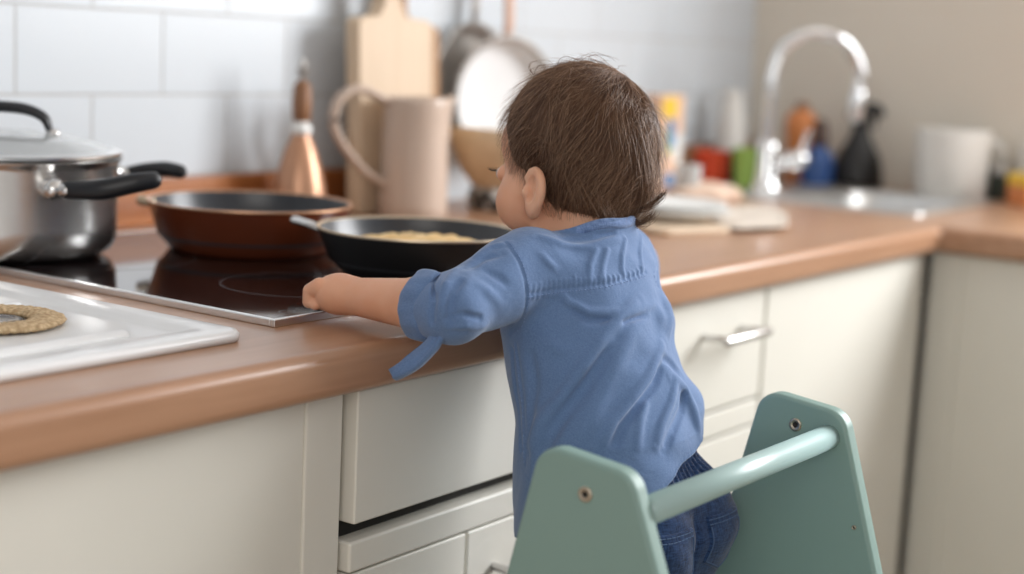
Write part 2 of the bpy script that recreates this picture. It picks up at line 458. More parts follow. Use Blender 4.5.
# hob unit: a flat pull-out front, a dark slot, and framed fronts below
c2 = thing('base_cabinet', 'cream cabinet with wide flat drawer front and dark slot below the hob', 'cabinet', (0, 0, 0))
boxobj('carcass', (.993, JX+.02, YL+.045, YW-.005, .10, ZB-.001), M['cabinet'], c2)
boxobj('shadow_gap', (.9935, JX+.019, YL+.040, YL+.0449, .715, .75), M['gap'], c2, bevel=0)
boxobj('plinth', (.993, JX+.02, YL+.08, YL+.095, 0, .10), M['cabinet'], c2)
boxobj('drawer', (.995, JX+.018, YL+.019, YL+.0395, .7405, .857), M['cabinet'], c2, bevel=.002)
bm = bmesh.new(); box(bm, .993, JX+.02, YL+.021, YL+.044, .697, .7245)
link('rail', mesh_of(bm), M['cabinet'], c2, bevel=.003)
front('door', .995, 1.159, .105, .6955, YL+.022, c2)
dd = front('drawer', 1.162, JX+.018, .50, .6955, YL+.022, c2)
handle(dd, 1.205, 1.315, .652, YL+.022, .03)
front('drawer', 1.162, JX+.018, .105, .497, YL+.022, c2)
# drawer unit
c3 = unit('narrow cream drawer cabinet with a bar handle behind the child', JX+.03, 1.834, YR+.02)
dd = front('drawer', JX+.032, 1.832, .716, .857, YR+.02, c3); handle(dd, 1.672, 1.768, .812, YR+.02)
front('rail', JX+.032, 1.832, .681, .712, YR+.02, c3)
front('drawer', JX+.032, 1.832, .40, .677, YR+.02, c3); front('drawer', JX+.032, 1.832, .105, .397, YR+.02, c3)
c4 = unit('cream base cabinet with a tall plain door beside the corner', 1.838, 2.376, YR+.02)
front('door', 1.840, 2.372, .105, .857, YR+.02, c4)
# side run
c5 = thing('base_cabinet', 'beige cabinet run facing left under the corner sink worktop', 'cabinet', (0, 0, 0))
boxobj('carcass', (XC+.046, XS-.002, -1.19, YR+.015, .10, ZB-.001), M['cabinet'], c5)
boxobj('plinth', (XC+.08, XC+.095, -1.19, YR+.015, 0, .10), M['cabinet'], c5)
def side_front(name, y0, y1, parent, fr=.052):
    bm = bmesh.new(); x = XC+.025; th = .02; z0, z1 = .105, .857
    box(bm, x, x+th, y0, y0+fr, z0, z1); box(bm, x, x+th, y1-fr, y1, z0, z1)
    box(bm, x, x+th, y0+fr, y1-fr, z0, z0+fr); box(bm, x, x+th, y0+fr, y1-fr, z1-.004, z1)
    box(bm, x+.005, x+th-.002, y0+fr-.001, y1-fr+.001, z0+fr-.001, z1-.003)
    return link(name, mesh_of(bm), M['cabinet'], parent, bevel=.0022)
side_front('door', .305, .898, c5)
side_front('door', -.295, .300, c5); side_front('door', -.895, -.300, c5)

# ---------------------------------------------------------------- hob
HX0, HX1, HY0, HY1 = .980, 1.562, .938, 1.452
hob = thing('hob', 'black ceramic glass hob with a silver edge set in the worktop', 'hob', (0, 0, 0))
bm = bmesh.new(); prism(bm, rounded([(HX0+.004, HY0+.004), (HX1-.004, HY0+.004), (HX1-.004, HY1-.004), (HX0+.004, HY1-.004)], .003), 2, ZT, ZT+.0062)
link('glass_plate', mesh_of(bm), M['glass_black'], hob)
bm = bmesh.new()
for b in ((HX0, HX1, HY0, HY0+.006), (HX0, HX1, HY1-.006, HY1), (HX0, HX0+.006, HY0+.006, HY1-.006), (HX1-.006, HX1, HY0+.006, HY1-.006)): box(bm, *b, ZT, ZT+.0068)
link('metal_trim', mesh_of(bm), M['alu'], hob, bevel=.001)
HZ = ZT+.0064
M['zone'] = mat('printed cooking zone', (.10, .10, .11), .2)
for cx, cy, r in ((1.11, 1.32, .10), (1.40, 1.28, .09), (1.14, 1.06, .075), (1.38, 1.06, .10)):
    bm = bmesh.new(); lathe(bm, [(r, .0), (r+.0015, .0)], (cx, cy, ZT+.00635), 72)
    link('cooking_zone', mesh_of(bm), M['zone'], hob)
bm = bmesh.new()
for k in range(5):
    lathe(bm, [(.006, 0), (.0072, 0)], (1.02+.022*k, .962, ZT+.00635), 20)
link('touch_control', mesh_of(bm), M['zone'], hob)

# ---------------------------------------------------------------- white tray with straw trivet
tr = thing('tray', 'glossy white enamel draining tray lying beside the hob', 'tray', (0, 0, 0))
bm = bmesh.new()
def rr_ring(x0, x1, y0, y1, r, z, seg=8): return [bm.verts.new((p[0], p[1], z)) for p in rounded([(x0, y0), (x1, y0), (x1, y1), (x0, y1)], r, seg)]
TX0, TX1, TY0, TY1 = .36, .922, .912, 1.262
levels = [(0, .018, ZT+.0005), (-.001, .019, ZT+.006), (.001, .018, ZT+.0088), (.005, .016, ZT+.0098), (.026, .012, ZT+.0096), (.030, .010, ZT+.0084), (.036, .008, ZT+.0050), (.041, .006, ZT+.0042)]
rings = [rr_ring(TX0+d, TX1-d, TY0+d, TY1-d, r, z) for d, r, z in levels]
for a, b in zip(rings, rings[1:]):
    n = len(a)
    for k in range(n): bm.faces.new((a[k], a[(k+1) % n], b[(k+1) % n], b[k]))
bm.faces.new(rings[-1]); bm.faces.new(rings[0][::-1])
tob = link('tray_body', mesh_of(bm), M['tray'], tr, smooth=True)
bm = bmesh.new()
tube(bm, [(.42, .974, ZT+.004), (.60, .974, ZT+.004), (.845, .976, ZT+.004)], .0085, flat=(1, .62), sub=6)
for y in (1.14, 1.185, 1.225): tube(bm, [(.42, y, ZT+.0035), (.60, y, ZT+.0035), (.87, y, ZT+.0035)], .006, flat=(1, .55), sub=6)
link('drain_rib', mesh_of(bm), M['tray'], tr, smooth=True)
tv = thing('trivet', 'round woven straw ring trivet lying on the white tray', 'trivet', (0, 0, 0))
TC = (.800, 1.078, ZT+.0085)
bm = bmesh.new(); N = 96; n2 = 14; prev = None; ringz = []
for i in range(N):
    th = 2*math.pi*i/N; wob = 1+.012*math.sin(24*th)+.01*math.sin(7*th)
    rr = [];
    for j in range(n2):
        a = 2*math.pi*j/n2; R_ = .0425*wob+.0145*math.cos(a); rr.append(bm.verts.new((TC[0]+R_*math.cos(th), TC[1]+R_*math.sin(th), TC[2]+.0040*math.sin(a)+.0006*math.sin(40*th+a*2))))
    ringz.append(rr)
for i in range(N):
    a, b = ringz[i], ringz[(i+1) % N]
    for j in range(n2): bm.faces.new((a[j], b[j], b[(j+1) % n2], a[(j+1) % n2]))
link('straw_ring', mesh_of(bm), M['straw'], tv, smooth=True)
latheobj('glass_lid', [(0, .0006), (.012, .0004), (.020, .0012), (.0235, .0030), (.0215, .0034), (.018, .0022), (.010, .0016), (0, .0018)], (TC[0], TC[1], TC[2]-.003), mat('smoked glass', (.05, .035, .028), .08), tag(empty('glass_dish', (0, 0, 0)), 'small dark glass dish inside the straw ring', 'dish'), 48)

# ---------------------------------------------------------------- steel pot with two black handles and glass lid
PC = (1.050, 1.398, HZ); PR = .118
pot = thing('cooking_pot', 'large brushed steel pot with glass lid at the back left of hob', 'pot', (0, 0, 0))
latheobj('pot_body', [(0, .0), (.085, .0), (.100, .002), (.110, .008), (.1155, .018), (.1165, .035), (.1165, .094), (.118, .098), (.1215, .1005), (.1225, .103), (.1205, .104), (.1165, .100), (.1145, .094), (.1145, .02), (.10, .006), (0, .005)], PC, M['pot'], pot, 96)
lid = latheobj('lid', [(.1185, .1045), (.121, .106), (.121, .109), (.1175, .111), (.112, .1115), (.095, .1175), (.07, .123), (.04, .127), (.02, .128), (0, .1283), (0, .1268), (.04, .1255), (.07, .1215), (.095, .116), (.111, .1095), (.1185, .1065)], PC, None, pot, 96)
M['lid_glass'] = mat('lid glass', (.70, .72, .73), .12, trans=.55, ior=1.3)
for k in (M['steel'], M['lid_glass']): lid.data.materials.append(k)
for p in lid.data.polygons:
    r = math.hypot(p.center[0]-PC[0], p.center[1]-PC[1]); p.material_index = 1 if r < .110 else 0
F = Vector((.817, .577, 0)); Rt = Vector((.577, -.817, 0)); P0 = Vector(PC)
def arch(half, zbase, h, d):
    return [P0-d*half+Vector((0, 0, zbase)), P0-d*half*.86+Vector((0, 0, zbase+h*.62)), P0-d*half*.4+Vector((0, 0, zbase+h)), P0+d*half*.4+Vector((0, 0, zbase+h)), P0+d*half*.86+Vector((0, 0, zbase+h*.62)), P0+d*half+Vector((0, 0, zbase))]
lh = tubeobj('lid_handle', arch(.048, .131, .020, Rt), [.0045, .0065, .0075, .0075, .0065, .0045], M['black_plastic'], pot, flat=(1.3, .8))
for s in (-1, 1):
    bm = bmesh.new(); q = P0+Rt*.052*s+Vector((0, 0, .1245)); lathe(bm, [(0, 0), (.0075, 0), (.0075, .003), (.0045, .007), (0, .0075)], q, 20)
    link('lid_handle_mount', mesh_of(bm), M['steel'], pot, smooth=True)
# two side handles: a chunky bent plastic bar on a steel bracket
def side_handle(pts, rads, mount, mdir):
    tubeobj('pot_handle', pts, rads, M['black_plastic'], pot, flat=(.8, 1.0))
    bm = bmesh.new(); m0 = Vector(mount); dd = Vector(mdir).normalized()
    tube(bm, [m0-dd*.004, m0+dd*.012], .0115, sub=1, n=20); tube(bm, [m0+dd*.010, Vector(pts[0])], .0075, sub=1, n=14)
    link('handle_mount', mesh_of(bm), M['steel'], pot, smooth=True)
pa = P0+Rt*.076-F*.089+Vector((0, 0, .079))
side_handle([pa+Rt*.020-F*.014, pa+Rt*.055-F*.018+Vector((0, 0, .003)), pa+Rt*.085-F*.014+Vector((0, 0, .010)), pa+Rt*.102-F*.006+Vector((0, 0, .013))], [.0085, .0105, .0098, .009], pa, -F*.9+Rt*.45)
pb = P0+Rt*.086+F*.079+Vector((0, 0, .080))
side_handle([pb+Rt*.02+F*.01, pb+Rt*.04+F*.012+Vector((0, 0, .004)), pb+Rt*.064+F*.008+Vector((0, 0, .007)), pb+Rt*.082+Vector((0, 0, .006))], [.007, .0085, .0088, .008], pb, F+Rt)

# ---------------------------------------------------------------- frying pans
def pan(name, label, c, r, h, rb, mo, mi, mrim):
    t = thing(name, label, 'frying pan', (0, 0, 0))
    k = r
    latheobj('pan_body', [(0, 0), (rb*.96, 0), (rb, .003), (rb+(r-rb)*.55, h*.35), (r-.002, h*.85), (r, h-.002), (r+.0005, h)], c, mo, t, 96)
    latheobj('pan_rim', [(r+.0005, h-.001), (r+.0018, h), (r+.0016, h+.0014), (r-.001, h+.0016), (r-.0028, h)], c, mrim, t, 96)
    latheobj('pan_inside', [(r-.0028, h), (r-.005, h*.8), (rb+(r-rb)*.5, h*.3), (rb*.97, .006), (rb*.9, .0045), (0, .004)], c, mi, t, 96)
    return t
P1 = (1.282, 1.268, HZ)
pn1 = pan('frying_pan', 'red-brown deep frying pan with dark interior behind the black pan', P1, .1125, .053, .090, M['copper'], M['nonstick'], M['copper_rim'])
q = Vector(P1)
tubeobj('pan_handle', [q-Rt*.112+Vector((0, 0, .047)), q-Rt*.122+Vector((0, 0, .049))], .006, M['pale_rim'], pn1, sub=1)
P2 = (1.290, 1.032, HZ)
pn2 = pan('frying_pan', 'black frying pan holding a pancake in front of the toddler', P2, .1050, .047, .080, M['pan_out'], M['nonstick'], M['pale_rim'])
q = Vector(P2)
tubeobj('pan_handle', [q-Rt*.103+F*.006+Vector((0, 0, .041)), q-Rt*.115+F*.012+Vector((0, 0, .045)), q-Rt*.132+F*.022+Vector((0, 0, .0475))], [.0045, .006, .0065], M['steel'], pn2, flat=(1.2, .7))
# pancake: lumpy thick disc
bm = bmesh.new(); NN = 90; rr = []
def lump(x, y): return .5+.25*math.sin(9*x+1.3*math.cos(7*y))+.25*math.sin(8*y+1.1*math.sin(11*x))
prof = [(0, .006), (.3, .0065), (.55, .006), (.75, .0055), (.88, .004), (.97, .0), (1.0, -.004), (.93, -.012), (.8, -.020), (0, -.022)]
ringsv = []
for (s, z) in prof:
    if s == 0: ringsv.append([bm.verts.new((P2[0], P2[1], HZ+.029+z+.004))]); continue
    row = []
    for k in range(NN):
        a = 2*math.pi*k/NN; R_ = .076*s*(1+.05*math.sin(3*a+.5)+.03*math.sin(8*a)+.015*math.sin(19*a))
        x, y = R_*math.cos(a), R_*math.sin(a)
        row.append(bm.verts.new((P2[0]+x, P2[1]+y, HZ+.029+z+(.008*(lump(x*22, y*22)-.3) if z > 0 else 0)*min(1, 1.3-s)+.001*math.sin(k*2.3)*(z > 0))))
    ringsv.append(row)
for i in range(len(ringsv)-1):
    a, b = ringsv[i], ringsv[i+1]
    for k in range(NN):
        k2 = (k+1) % NN
        if len(a) == 1: bm.faces.new((a[0], b[k], b[k2]))
        elif len(b) == 1: bm.faces.new((a[k], b[0], a[k2]))
        else: bm.faces.new((a[k], b[k], b[k2], a[k2]))
tag(link('pancake', mesh_of(bm), M['pancake'], smooth=True), 'golden yellow thick pancake lying in the black frying pan', 'pancake')
# ---------------------------------------------------------------- things along the back wall
ml = thing('oil_bottle', 'copper coloured cone shaped bottle with metal pourer by the tiles', 'bottle', (0, 0, 0))
mc = (1.573, 1.466, ZT)
M['copper_bottle'] = mat('polished copper wood', (.52, .28, .17), .28, .4)
latheobj('bottle_body', [(0, 0), (.036, 0), (.038, .004), (.037, .02), (.034, .045), (.028, .072), (.021, .094), (.0135, .110), (.012, .116)], mc, M['copper_bottle'], ml, 48)
latheobj('neck', [(.0120, .114), (.0145, .117), (.0150, .122), (.0115, .126), (.0095, .130), (.0095, .133)], mc, M['white'], ml, 32)
latheobj('stopper', [(.0095, .131), (.0120, .136), (.0130, .155), (.0115, .178), (.0070, .184), (.005, .186)], mc, M['brown'], ml, 32)
latheobj('pourer', [(.005, .184), (.0045, .192), (.0075, .196), (.0078, .201), (.004, .204), (.0035, .213), (0, .214)], mc, M['grey_metal'], ml, 24)

for o_ in ml.children:
    for v in o_.data.vertices: v.co.z = ZT+(v.co.z-ZT)*1.0
jc = (1.742, 1.408, ZT)
jg = thing('jug', 'tall blush ceramic jug with a long looped handle', 'jug', (0, 0, 0))
jb = latheobj('jug_body', [(0, 0), (.045, 0), (.049, .004), (.0485, .02), (.0465, .10), (.0455, .155), (.0465, .165), (.0455, .1665), (.0435, .164), (.0425, .15), (.045, .03), (.043, .008), (0, .007)], jc, M['jug'], jg, 64)
for v in jb.data.vertices:   # pouring lip, away to the right
    z = v.co.z-jc[2]
    if z > .13:
        a = math.atan2(v.co.y-jc[1], v.co.x-jc[0])-math.radians(-35); a = (a+math.pi) % (2*math.pi)-math.pi
        k = math.exp(-(a/.35)**2)*(z-.13)/.035*.010
        v.co.x += math.cos(math.radians(-35))*k; v.co.y += math.sin(math.radians(-35))*k; v.co.z += k*.4
q = Vector(jc)
JD = Vector((.932, -.362, 0))*1.2
tubeobj('jug_handle', [q-JD*.036+Vector((0, 0, .158)), q-JD*.072+Vector((0, 0, .176)), q-JD*.098+Vector((0, 0, .164)), q-JD*.106+Vector((0, 0, .132)), q-JD*.094+Vector((0, 0, .100)), q-JD*.066+Vector((0, 0, .066)), q-JD*.037+Vector((0, 0, .045))], [.0075, .0085, .0085, .008, .0075, .007, .0075], M['jug'], jg, flat=(1.25, .75))

def cutting_board(label, x0, x1, z0, z1, y, th, m, hz, lean):
    t = thing('cutting_board', label, 'cutting board', (0, 0, 0))
    bm = bmesh.new(); xm = (x0+x1)/2-.008
    pts = rounded([(x0, z0), (x1, z0), (x1, z1), (xm+.030, z1+.004), (xm+.018, z1+.02), (xm+.018, z1+hz), (xm-.018, z1+hz), (xm-.018, z1+.02), (xm-.030, z1+.004), (x0, z1)], [.006, .006, .012, .01, .01, .014, .014, .01, .01, .012], 5)
    prism(bm, pts, 1, y, y+th)
    for v in bm.verts: v.co.y += (v.co.z-z0)*lean
    link('board', mesh_of(bm), m, t, bevel=.003)
    bm = bmesh.new(); tube(bm, [(xm, y-.0005+(z1+hz-.02-z0)*lean, z1+hz-.02), (xm, y+th+.0005+(z1+hz-.02-z0)*lean, z1+hz-.02)], .005, sub=1, n=16)
    link('hang_hole', mesh_of(bm), M['dark'], t, smooth=True)
    return t
cutting_board('pale maple cutting board leaning on tiles behind the jug', 1.690, 1.852, ZT, 1.172, 1.459, .026, M['board'], .11, .05)
cutting_board('darker brown cutting board mostly hidden behind the pale one', 1.735, 1.905, ZT, 1.165, 1.4870, .008, M['board_dark'], .06, .05)

def wall_pan(name, label, c, r, yaw, tilt, depth, mo, mi, mh, hl, group=None):
    """pan standing upright, its open side facing the room"""
    t = thing(name, label, 'frying pan', (0, 0, 0), group)
    R = Matrix.Rotation(math.radians(yaw), 4, 'Z') @ Matrix.Rotation(math.radians(90+tilt), 4, 'X'); T = Matrix.Translation(c) @ R
    def add(nm, prof, m):
        bm = bmesh.new(); lathe(bm, prof, (0, 0, 0), 72); bmesh.ops.transform(bm, matrix=T, verts=bm.verts); link(nm, mesh_of(bm), m, t, smooth=True)
    add('pan_body', [(0, 0), (r*.78, 0), (r*.86, .004), (r*.98, depth-.002), (r, depth), (r+.001, depth+.001), (r-.003, depth+.001), (r*.90, depth-.004)], mo)
    add('pan_inside', [(r*.905, depth-.0035), (r*.82, .005), (r*.75, .0035), (0, .003)], mi)
    bm = bmesh.new(); tube(bm, [(0, r*.97, depth*.75), (0, r*1.15, depth*.95), (0, r*1.5, depth*.9), (0, r+hl, depth*.6)], [.006, .0085, .009, .008], flat=(1, .6), up=(0, 0, 1), n=14)
    bmesh.ops.transform(bm, matrix=T, verts=bm.verts); link('pan_handle', mesh_of(bm), mh, t, smooth=True)
    return t
M['enamel_in'] = mat('white pan enamel', (.80, .81, .82), .22)
M['rose_handle'] = mat('rose wood handle', (.62, .40, .30), .45)
wall_pan('frying_pan', 'grey metal pan hanging on the tiles behind the white pan', (2.015, 1.536, 1.078), .098, 0, 0, .018, M['grey_metal'], M['grey_metal'], M['grey_metal'], .15)
wall_pan('frying_pan', 'white enamelled pan with rosy handle hanging upright on the wall', (2.040, 1.492, 1.062), .096, -18, 0, .030, M['grey_metal'], M['enamel_in'], M['rose_handle'], .15)

bw = thing('bowl', 'pale wooden bowl tipped up below the hanging white pan', 'bowl', (0, 0, 0))
bm = bmesh.new()
prof = [(0, 0), (.025, 0), (.030, .004), (.046, .022), (.058, .048), (.063, .070), (.0615, .072), (.059, .069), (.054, .049), (.042, .025), (.025, .009), (0, .007)]
lathe(bm, prof, (0, 0, 0), 64)
bmesh.ops.transform(bm, matrix=Matrix.Translation((1.925, 1.400, .930)) @ Matrix.Rotation(math.radians(6), 4, 'Y') @ Matrix.Scale(1.2, 4), verts=bm.verts)
link('bowl_body', mesh_of(bm), M['bowl'], bw, smooth=True)
# low wire rack of dark and light pebbly jars under the bowl
jr = thing('glass_jar', 'squat dark speckled jar carrying the wooden bowl', 'jar', (0, 0, 0))
M['speckle'] = noisy(mat('speckled contents', rough=.4), (.03, .025, .022), (.62, .60, .57), 55, 0, 2, lo=.45, hi=.58)
latheobj('jar_body', [(0, 0), (.036, 0), (.040, .004), (.041, .014), (.039, .028), (.033, .034), (.020, .0365), (0, .0365)], (1.925, 1.400, ZT), M['speckle'], jr, 40)

# patterned box beside the head
bx = thing('food_box', 'tall peach carton with yellow, green and blue panels behind the head', 'box', (0, 0, 0))
bm = bmesh.new(); box(bm, 2.455, 2.535, 1.43, 1.465, ZT, 1.068); link('carton', mesh_of(bm), M['peach'], bx, bevel=.003)
def decal(nm, x0, x1, z0, z1, m, y=1.4292):
    bm = bmesh.new(); prism(bm, rounded([(x0, z0), (x1, z0), (x1, z1), (x0, z1)], min(x1-x0, z1-z0)*.25, 5), 1, y, y+.001); link(nm, mesh_of(bm), m, bx)
decal('yellow_panel', 2.458, 2.508, 1.028, 1.064, M['yellow']); decal('green_panel', 2.470, 2.493, .965, 1.010, M['green'])
decal('blue_panel', 2.478, 2.503, .975, 1.026, M['blue2'], 1.4286); decal('white_panel', 2.500, 2.533, .95, 1.0, M['white']); decal('blue_panel', 2.475, 2.51, .905, .93, M['blue2'])
# pale bottle, jars
wb = thing('vase', 'slim off-white vase against the wall behind the green tub', 'vase', (0, 0, 0))
latheobj('vase_body', [(0, 0), (.028, 0), (.030, .004), (.029, .10), (.025, .135), (.020, .16), (.021, .175), (.019, .176), (.017, .16), (0, .15)], (2.800, 1.475, ZT), M['offwhite'], wb, 40)
bb = tag(boxobj('wooden_board', (2.60, 2.98, 1.507, 1.527, ZT, .968), M['brown'], None, bevel=.003), 'low brown wooden board standing behind the coloured tubs', 'board')
def tub(name, label, c, r, h, m, taper=.85, lid=None, cat='tub'):
    t = thing(name, label, cat, (0, 0, 0))
    latheobj('tub_body', [(0, 0), (r*taper, 0), (r*taper+.002, .003), (r, h*.9), (r*1.03, h*.92), (r*1.03, h), (r*.96, h), (r*.92, h*.9), (r*taper*.9, .006), (0, .005)], c, m, t, 40)
    if lid: latheobj('lid', [(0, h+.006), (r*1.0, h+.006), (r*1.05, h+.003), (r*1.05, h*.9)], c, lid, t, 40)
    return t
tub('plastic_tub', 'red plastic tub on the worktop left of the green one', (2.640, 1.425, ZT), .033, .066, M['red'], .9)
tub('plastic_tub', 'brown tub beside the red one near the carton', (2.545, 1.470, ZT), .026, .046, M['brown'], .9)
tub('plastic_tub', 'bright green plastic cup between red tub and tap', (2.640, 1.350, ZT), .028, .076, M['green'], .72, cat='cup')
tub('plastic_tub', 'small black tub between green cup and the tap', (2.735, 1.425, ZT), .020, .062, M['black'], .95)
gl = thing('glass', 'small clear drinking glass behind the white plates', 'glass', (0, 0, 0))
latheobj('glass_body', [(0, 0), (.018, 0), (.020, .002), (.0225, .062), (.0215, .062), (.019, .006), (0, .005)], (2.330, 1.300, ZT), mat('frosted white glass', (.85, .87, .87), .15, trans=.5), gl, 40)
# bread loaf, board, cloth and plates
def lumpobj(name, c, r, m, amp=.006, rot=0, fr=40):
    bm = bmesh.new(); bmesh.ops.create_icosphere(bm, subdivisions=5, radius=1)
    for v in bm.verts:
        p = v.co.copy(); s = 1+amp*(math.sin(p.x*fr*.2+1)+math.sin(p.y*fr*.25+2*p.z)+math.sin(p.z*fr*.3+p.x*3))
        z = p.z*r[2]*s; x, y = p.x*r[0]*s, p.y*r[1]*s
        if z < -.55*r[2]: z = -.55*r[2]
        cr, sr = math.cos(rot), math.sin(rot)
        v.co = Vector((c[0]+x*cr-y*sr, c[1]+x*sr+y*cr, c[2]+z+.55*r[2]))
    return link(name, mesh_of(bm), m, smooth=True)
tag(lumpobj('bread_loaf', (2.36, 1.285, ZT), (.070, .040, .022), M['bread'], .03, -.5), 'pale crusty bread loaf lying behind the cloth near the sink', 'bread')
tag(lumpobj('bread_roll', (2.36, 1.420, ZT), (.060, .040, .030), M['bread'], .03, .5), 'pinkish bread roll behind the white plates near the carton', 'bread')
sb = thing('serving_board', 'thin pale board lying under the cream cloth and white plates', 'board', (0, 0, 0))
bm = bmesh.new(); prism(bm, rounded([(1.86, 1.075), (1.985, 1.03), (2.10, 1.215), (1.95, 1.27)], .02), 2, ZT, ZT+.009); link('board', mesh_of(bm), M['board'], sb, bevel=.003)
# crumpled cream cloth: closed mesh over a rounded outline
def cloth_patch(name, label, outline, z0, th, m):
    bm = bmesh.new(); pts = rounded(outline, .012, 4); cx = sum(p[0] for p in pts)/len(pts); cy = sum(p[1] for p in pts)/len(pts)
    rings = []
    for s in (1.0, .985, .9, .75, .55, .3):
        row = []
        for i, p in enumerate(pts):
            x = cx+(p[0]-cx)*s*(1+.02*math.sin(i*1.7)*(s > .8)); y = cy+(p[1]-cy)*s*(1+.02*math.cos(i*2.1)*(s > .8))
            wz = .004*math.sin(x*70+y*20)*math.cos(y*55)+.003*math.sin(x*130)
            row.append(bm.verts.new((x, y, z0+(0.001 if s == 1.0 else th+wz*(s < .95)+.003))))
        rings.append(row)
    n = len(pts)
    for a, b in zip(rings, rings[1:]):
        for k in range(n): bm.faces.new((a[k], a[(k+1) % n], b[(k+1) % n], b[k]))
    bm.faces.new(rings[-1]); bm.faces.new(rings[0][::-1])
    o = link(name, mesh_of(bm), m, smooth=True); tag(o, label, 'cloth')
    s = o.modifiers.new('s', 'SUBSURF'); s.levels = 2; s.render_levels = 2
    return o
cloth_patch('napkin', 'folded cream napkin reaching towards the sink past the plates', [(1.99, 1.035), (2.085, .995), (2.27, 1.085), (2.36, 1.17), (2.15, 1.20)], ZT+.0005, .005, M['linen'])
def plate(label, c, r):
    t = thing('plate', label, 'plate', (0, 0, 0), 'white plates stacked on the pale board')
    latheobj('plate_body', [(0, 0), (r*.55, 0), (r*.6, .002), (r*.85, .008), (r, .014), (r, .0155), (r*.98, .016), (r*.82, .0105), (r*.6, .005), (0, .004)], c, M['white'], t, 64); return t
plate('white plate at the bottom of the small stack on the board', (2.005, 1.140, ZT+.009), .085)
plate('white plate on top of the small stack behind the shoulder', (2.012, 1.146, ZT+.0175), .080)

# ---------------------------------------------------------------- sink and tap
sk = thing('sink', 'stainless steel inset sink in the corner worktop', 'sink', (0, 0, 0))
bm = bmesh.new()
def rrr(x0, x1, y0, y1, r, z): return [bm.verts.new((p[0], p[1], z)) for p in rounded([(x0, y0), (x1, y0), (x1, y1), (x0, y1)], r, 8)]
rings = [rrr(SX0, SX1, SY0, SY1, .02, ZT+.0005), rrr(SX0, SX1, SY0, SY1, .02, ZT+.004), rrr(SX0+.004, SX1-.004, SY0+.004, SY1-.004, .018, ZT+.0062), rrr(SX0+.012, SX1-.012, SY0+.012, SY1-.012, .015, ZT+.0045),
         rrr(SX0+.035, SX1-.035, SY0+.030, 1.222, .05, ZT+.004), rrr(SX0+.040, SX1-.040, SY0+.036, 1.217, .05, ZT-.002), rrr(SX0+.048, SX1-.048, SY0+.046, 1.208, .05, ZT-.15), rrr(SX0+.075, SX1-.075, SY0+.075, 1.18, .04, ZT-.165)]
for a, b in zip(rings, rings[1:]):
    n = len(a)
    for k in range(n): bm.faces.new((a[k], a[(k+1) % n], b[(k+1) % n], b[k]))
bm.faces.new(rings[-1])
o = link('sink_bowl', mesh_of(bm), M['sink_steel'], sk, smooth=True)
latheobj('drain', [(0, .001), (.012, .001), (.03, .003), (.034, .001)], (2.68, 1.09, ZT-.165), M['chrome'], sk, 32)
tp = thing('kitchen_tap', 'tall chrome tap with arched spout and side lever', 'tap', (0, 0, 0))
FX, FY = 2.640, 1.312
latheobj('tap_base', [(0, 0), (.030, 0), (.030, .006), (.024, .012), (.0215, .02), (.0205, .075), (.019, .085), (.013, .09)], (FX, FY, ZT+.0045), M['chrome'], tp, 40)
dv = Vector((.125, -.115, 0)); dl = dv.length; dv.normalize(); rr_ = dl/2; b0 = Vector((FX, FY, ZT))
pts = [b0+Vector((0, 0, .085)), b0+Vector((0, 0, .12)), b0+Vector((0, 0, .16)), b0+Vector((0, 0, .20))]
for a in range(150, -25, -18): pts.append(b0+dv*(rr_+rr_*math.cos(math.radians(a)))+Vector((0, 0, .206+rr_*math.sin(math.radians(a)))))
tubeobj('spout', pts, .0115, M['chrome'], tp, n=24, sub=5)
e1 = pts[-1]; dd = (pts[-1]-pts[-2]).normalized()
bm = bmesh.new(); tube(bm, [e1, e1+dd*.016, e1+dd*.044], [.0125, .0145, .0135], n=24, sub=3); link('spray_head', mesh_of(bm), M['chrome'], tp, smooth=True)
bm = bmesh.new(); c = b0+Vector((0, 0, .048)); tube(bm, [c, c+Vector((.035, -.030, .010))], .010, sub=1)
tube(bm, [c+Vector((.035, -.030, .010)), c+Vector((.050, -.042, .014))], .0175, sub=1); tube(bm, [c+Vector((.050, -.042, .02)), c+Vector((.060, -.050, .062))], [.005, .004], sub=1)
link('lever', mesh_of(bm), M['chrome'], tp, smooth=True)

# ---------------------------------------------------------------- bottles and pot behind the sink
sp = thing('spray_bottle', 'black trigger spray bottle standing behind the sink', 'bottle', (0, 0, 0))
sc = (2.925, 1.258, ZT)
latheobj('bottle_body', [(0, 0), (.045, 0), (.049, .004), (.048, .03), (.042, .058), (.028, .085), (.019, .102), (.0155, .118), (.014, .12)], sc, M['black'], sp, 48)
latheobj('collar', [(.014, .118), (.0175, .119), (.0175, .132), (.013, .134)], sc, M['black'], sp, 32)
q = Vector(sc)
bm = bmesh.new()
tube(bm, [q-Rt*.018+Vector((0, 0, .143)), q+Vector((0, 0, .152)), q+Rt*.026+Vector((0, 0, .152)), q+Rt*.036+Vector((0, 0, .146))], [.012, .0155, .012, .009], n=18, flat=(.8, 1)); tube(bm, [q+Vector((0, 0, .130)), q+Vector((0, 0, .146))], .012, sub=1)
link('spray_head', mesh_of(bm), M['black'], sp, smooth=True)
tubeobj('trigger', [q+Rt*.016+Vector((0, 0, .146)), q+Rt*.026+Vector((0, 0, .132)), q+Rt*.026+Vector((0, 0, .118))], [.005, .0045, .0035], M['black'], sp)
bl = thing('detergent_bottle', 'blue cleaning bottle with dark brown cap left of spray bottle', 'bottle', (0, 0, 0))
bc = (2.865, 1.315, ZT)
latheobj('bottle_body', [(0, 0), (.029, 0), (.031, .003), (.031, .05), (.027, .066), (.014, .078), (.0135, .082)], bc, M['blue'], bl, 40)
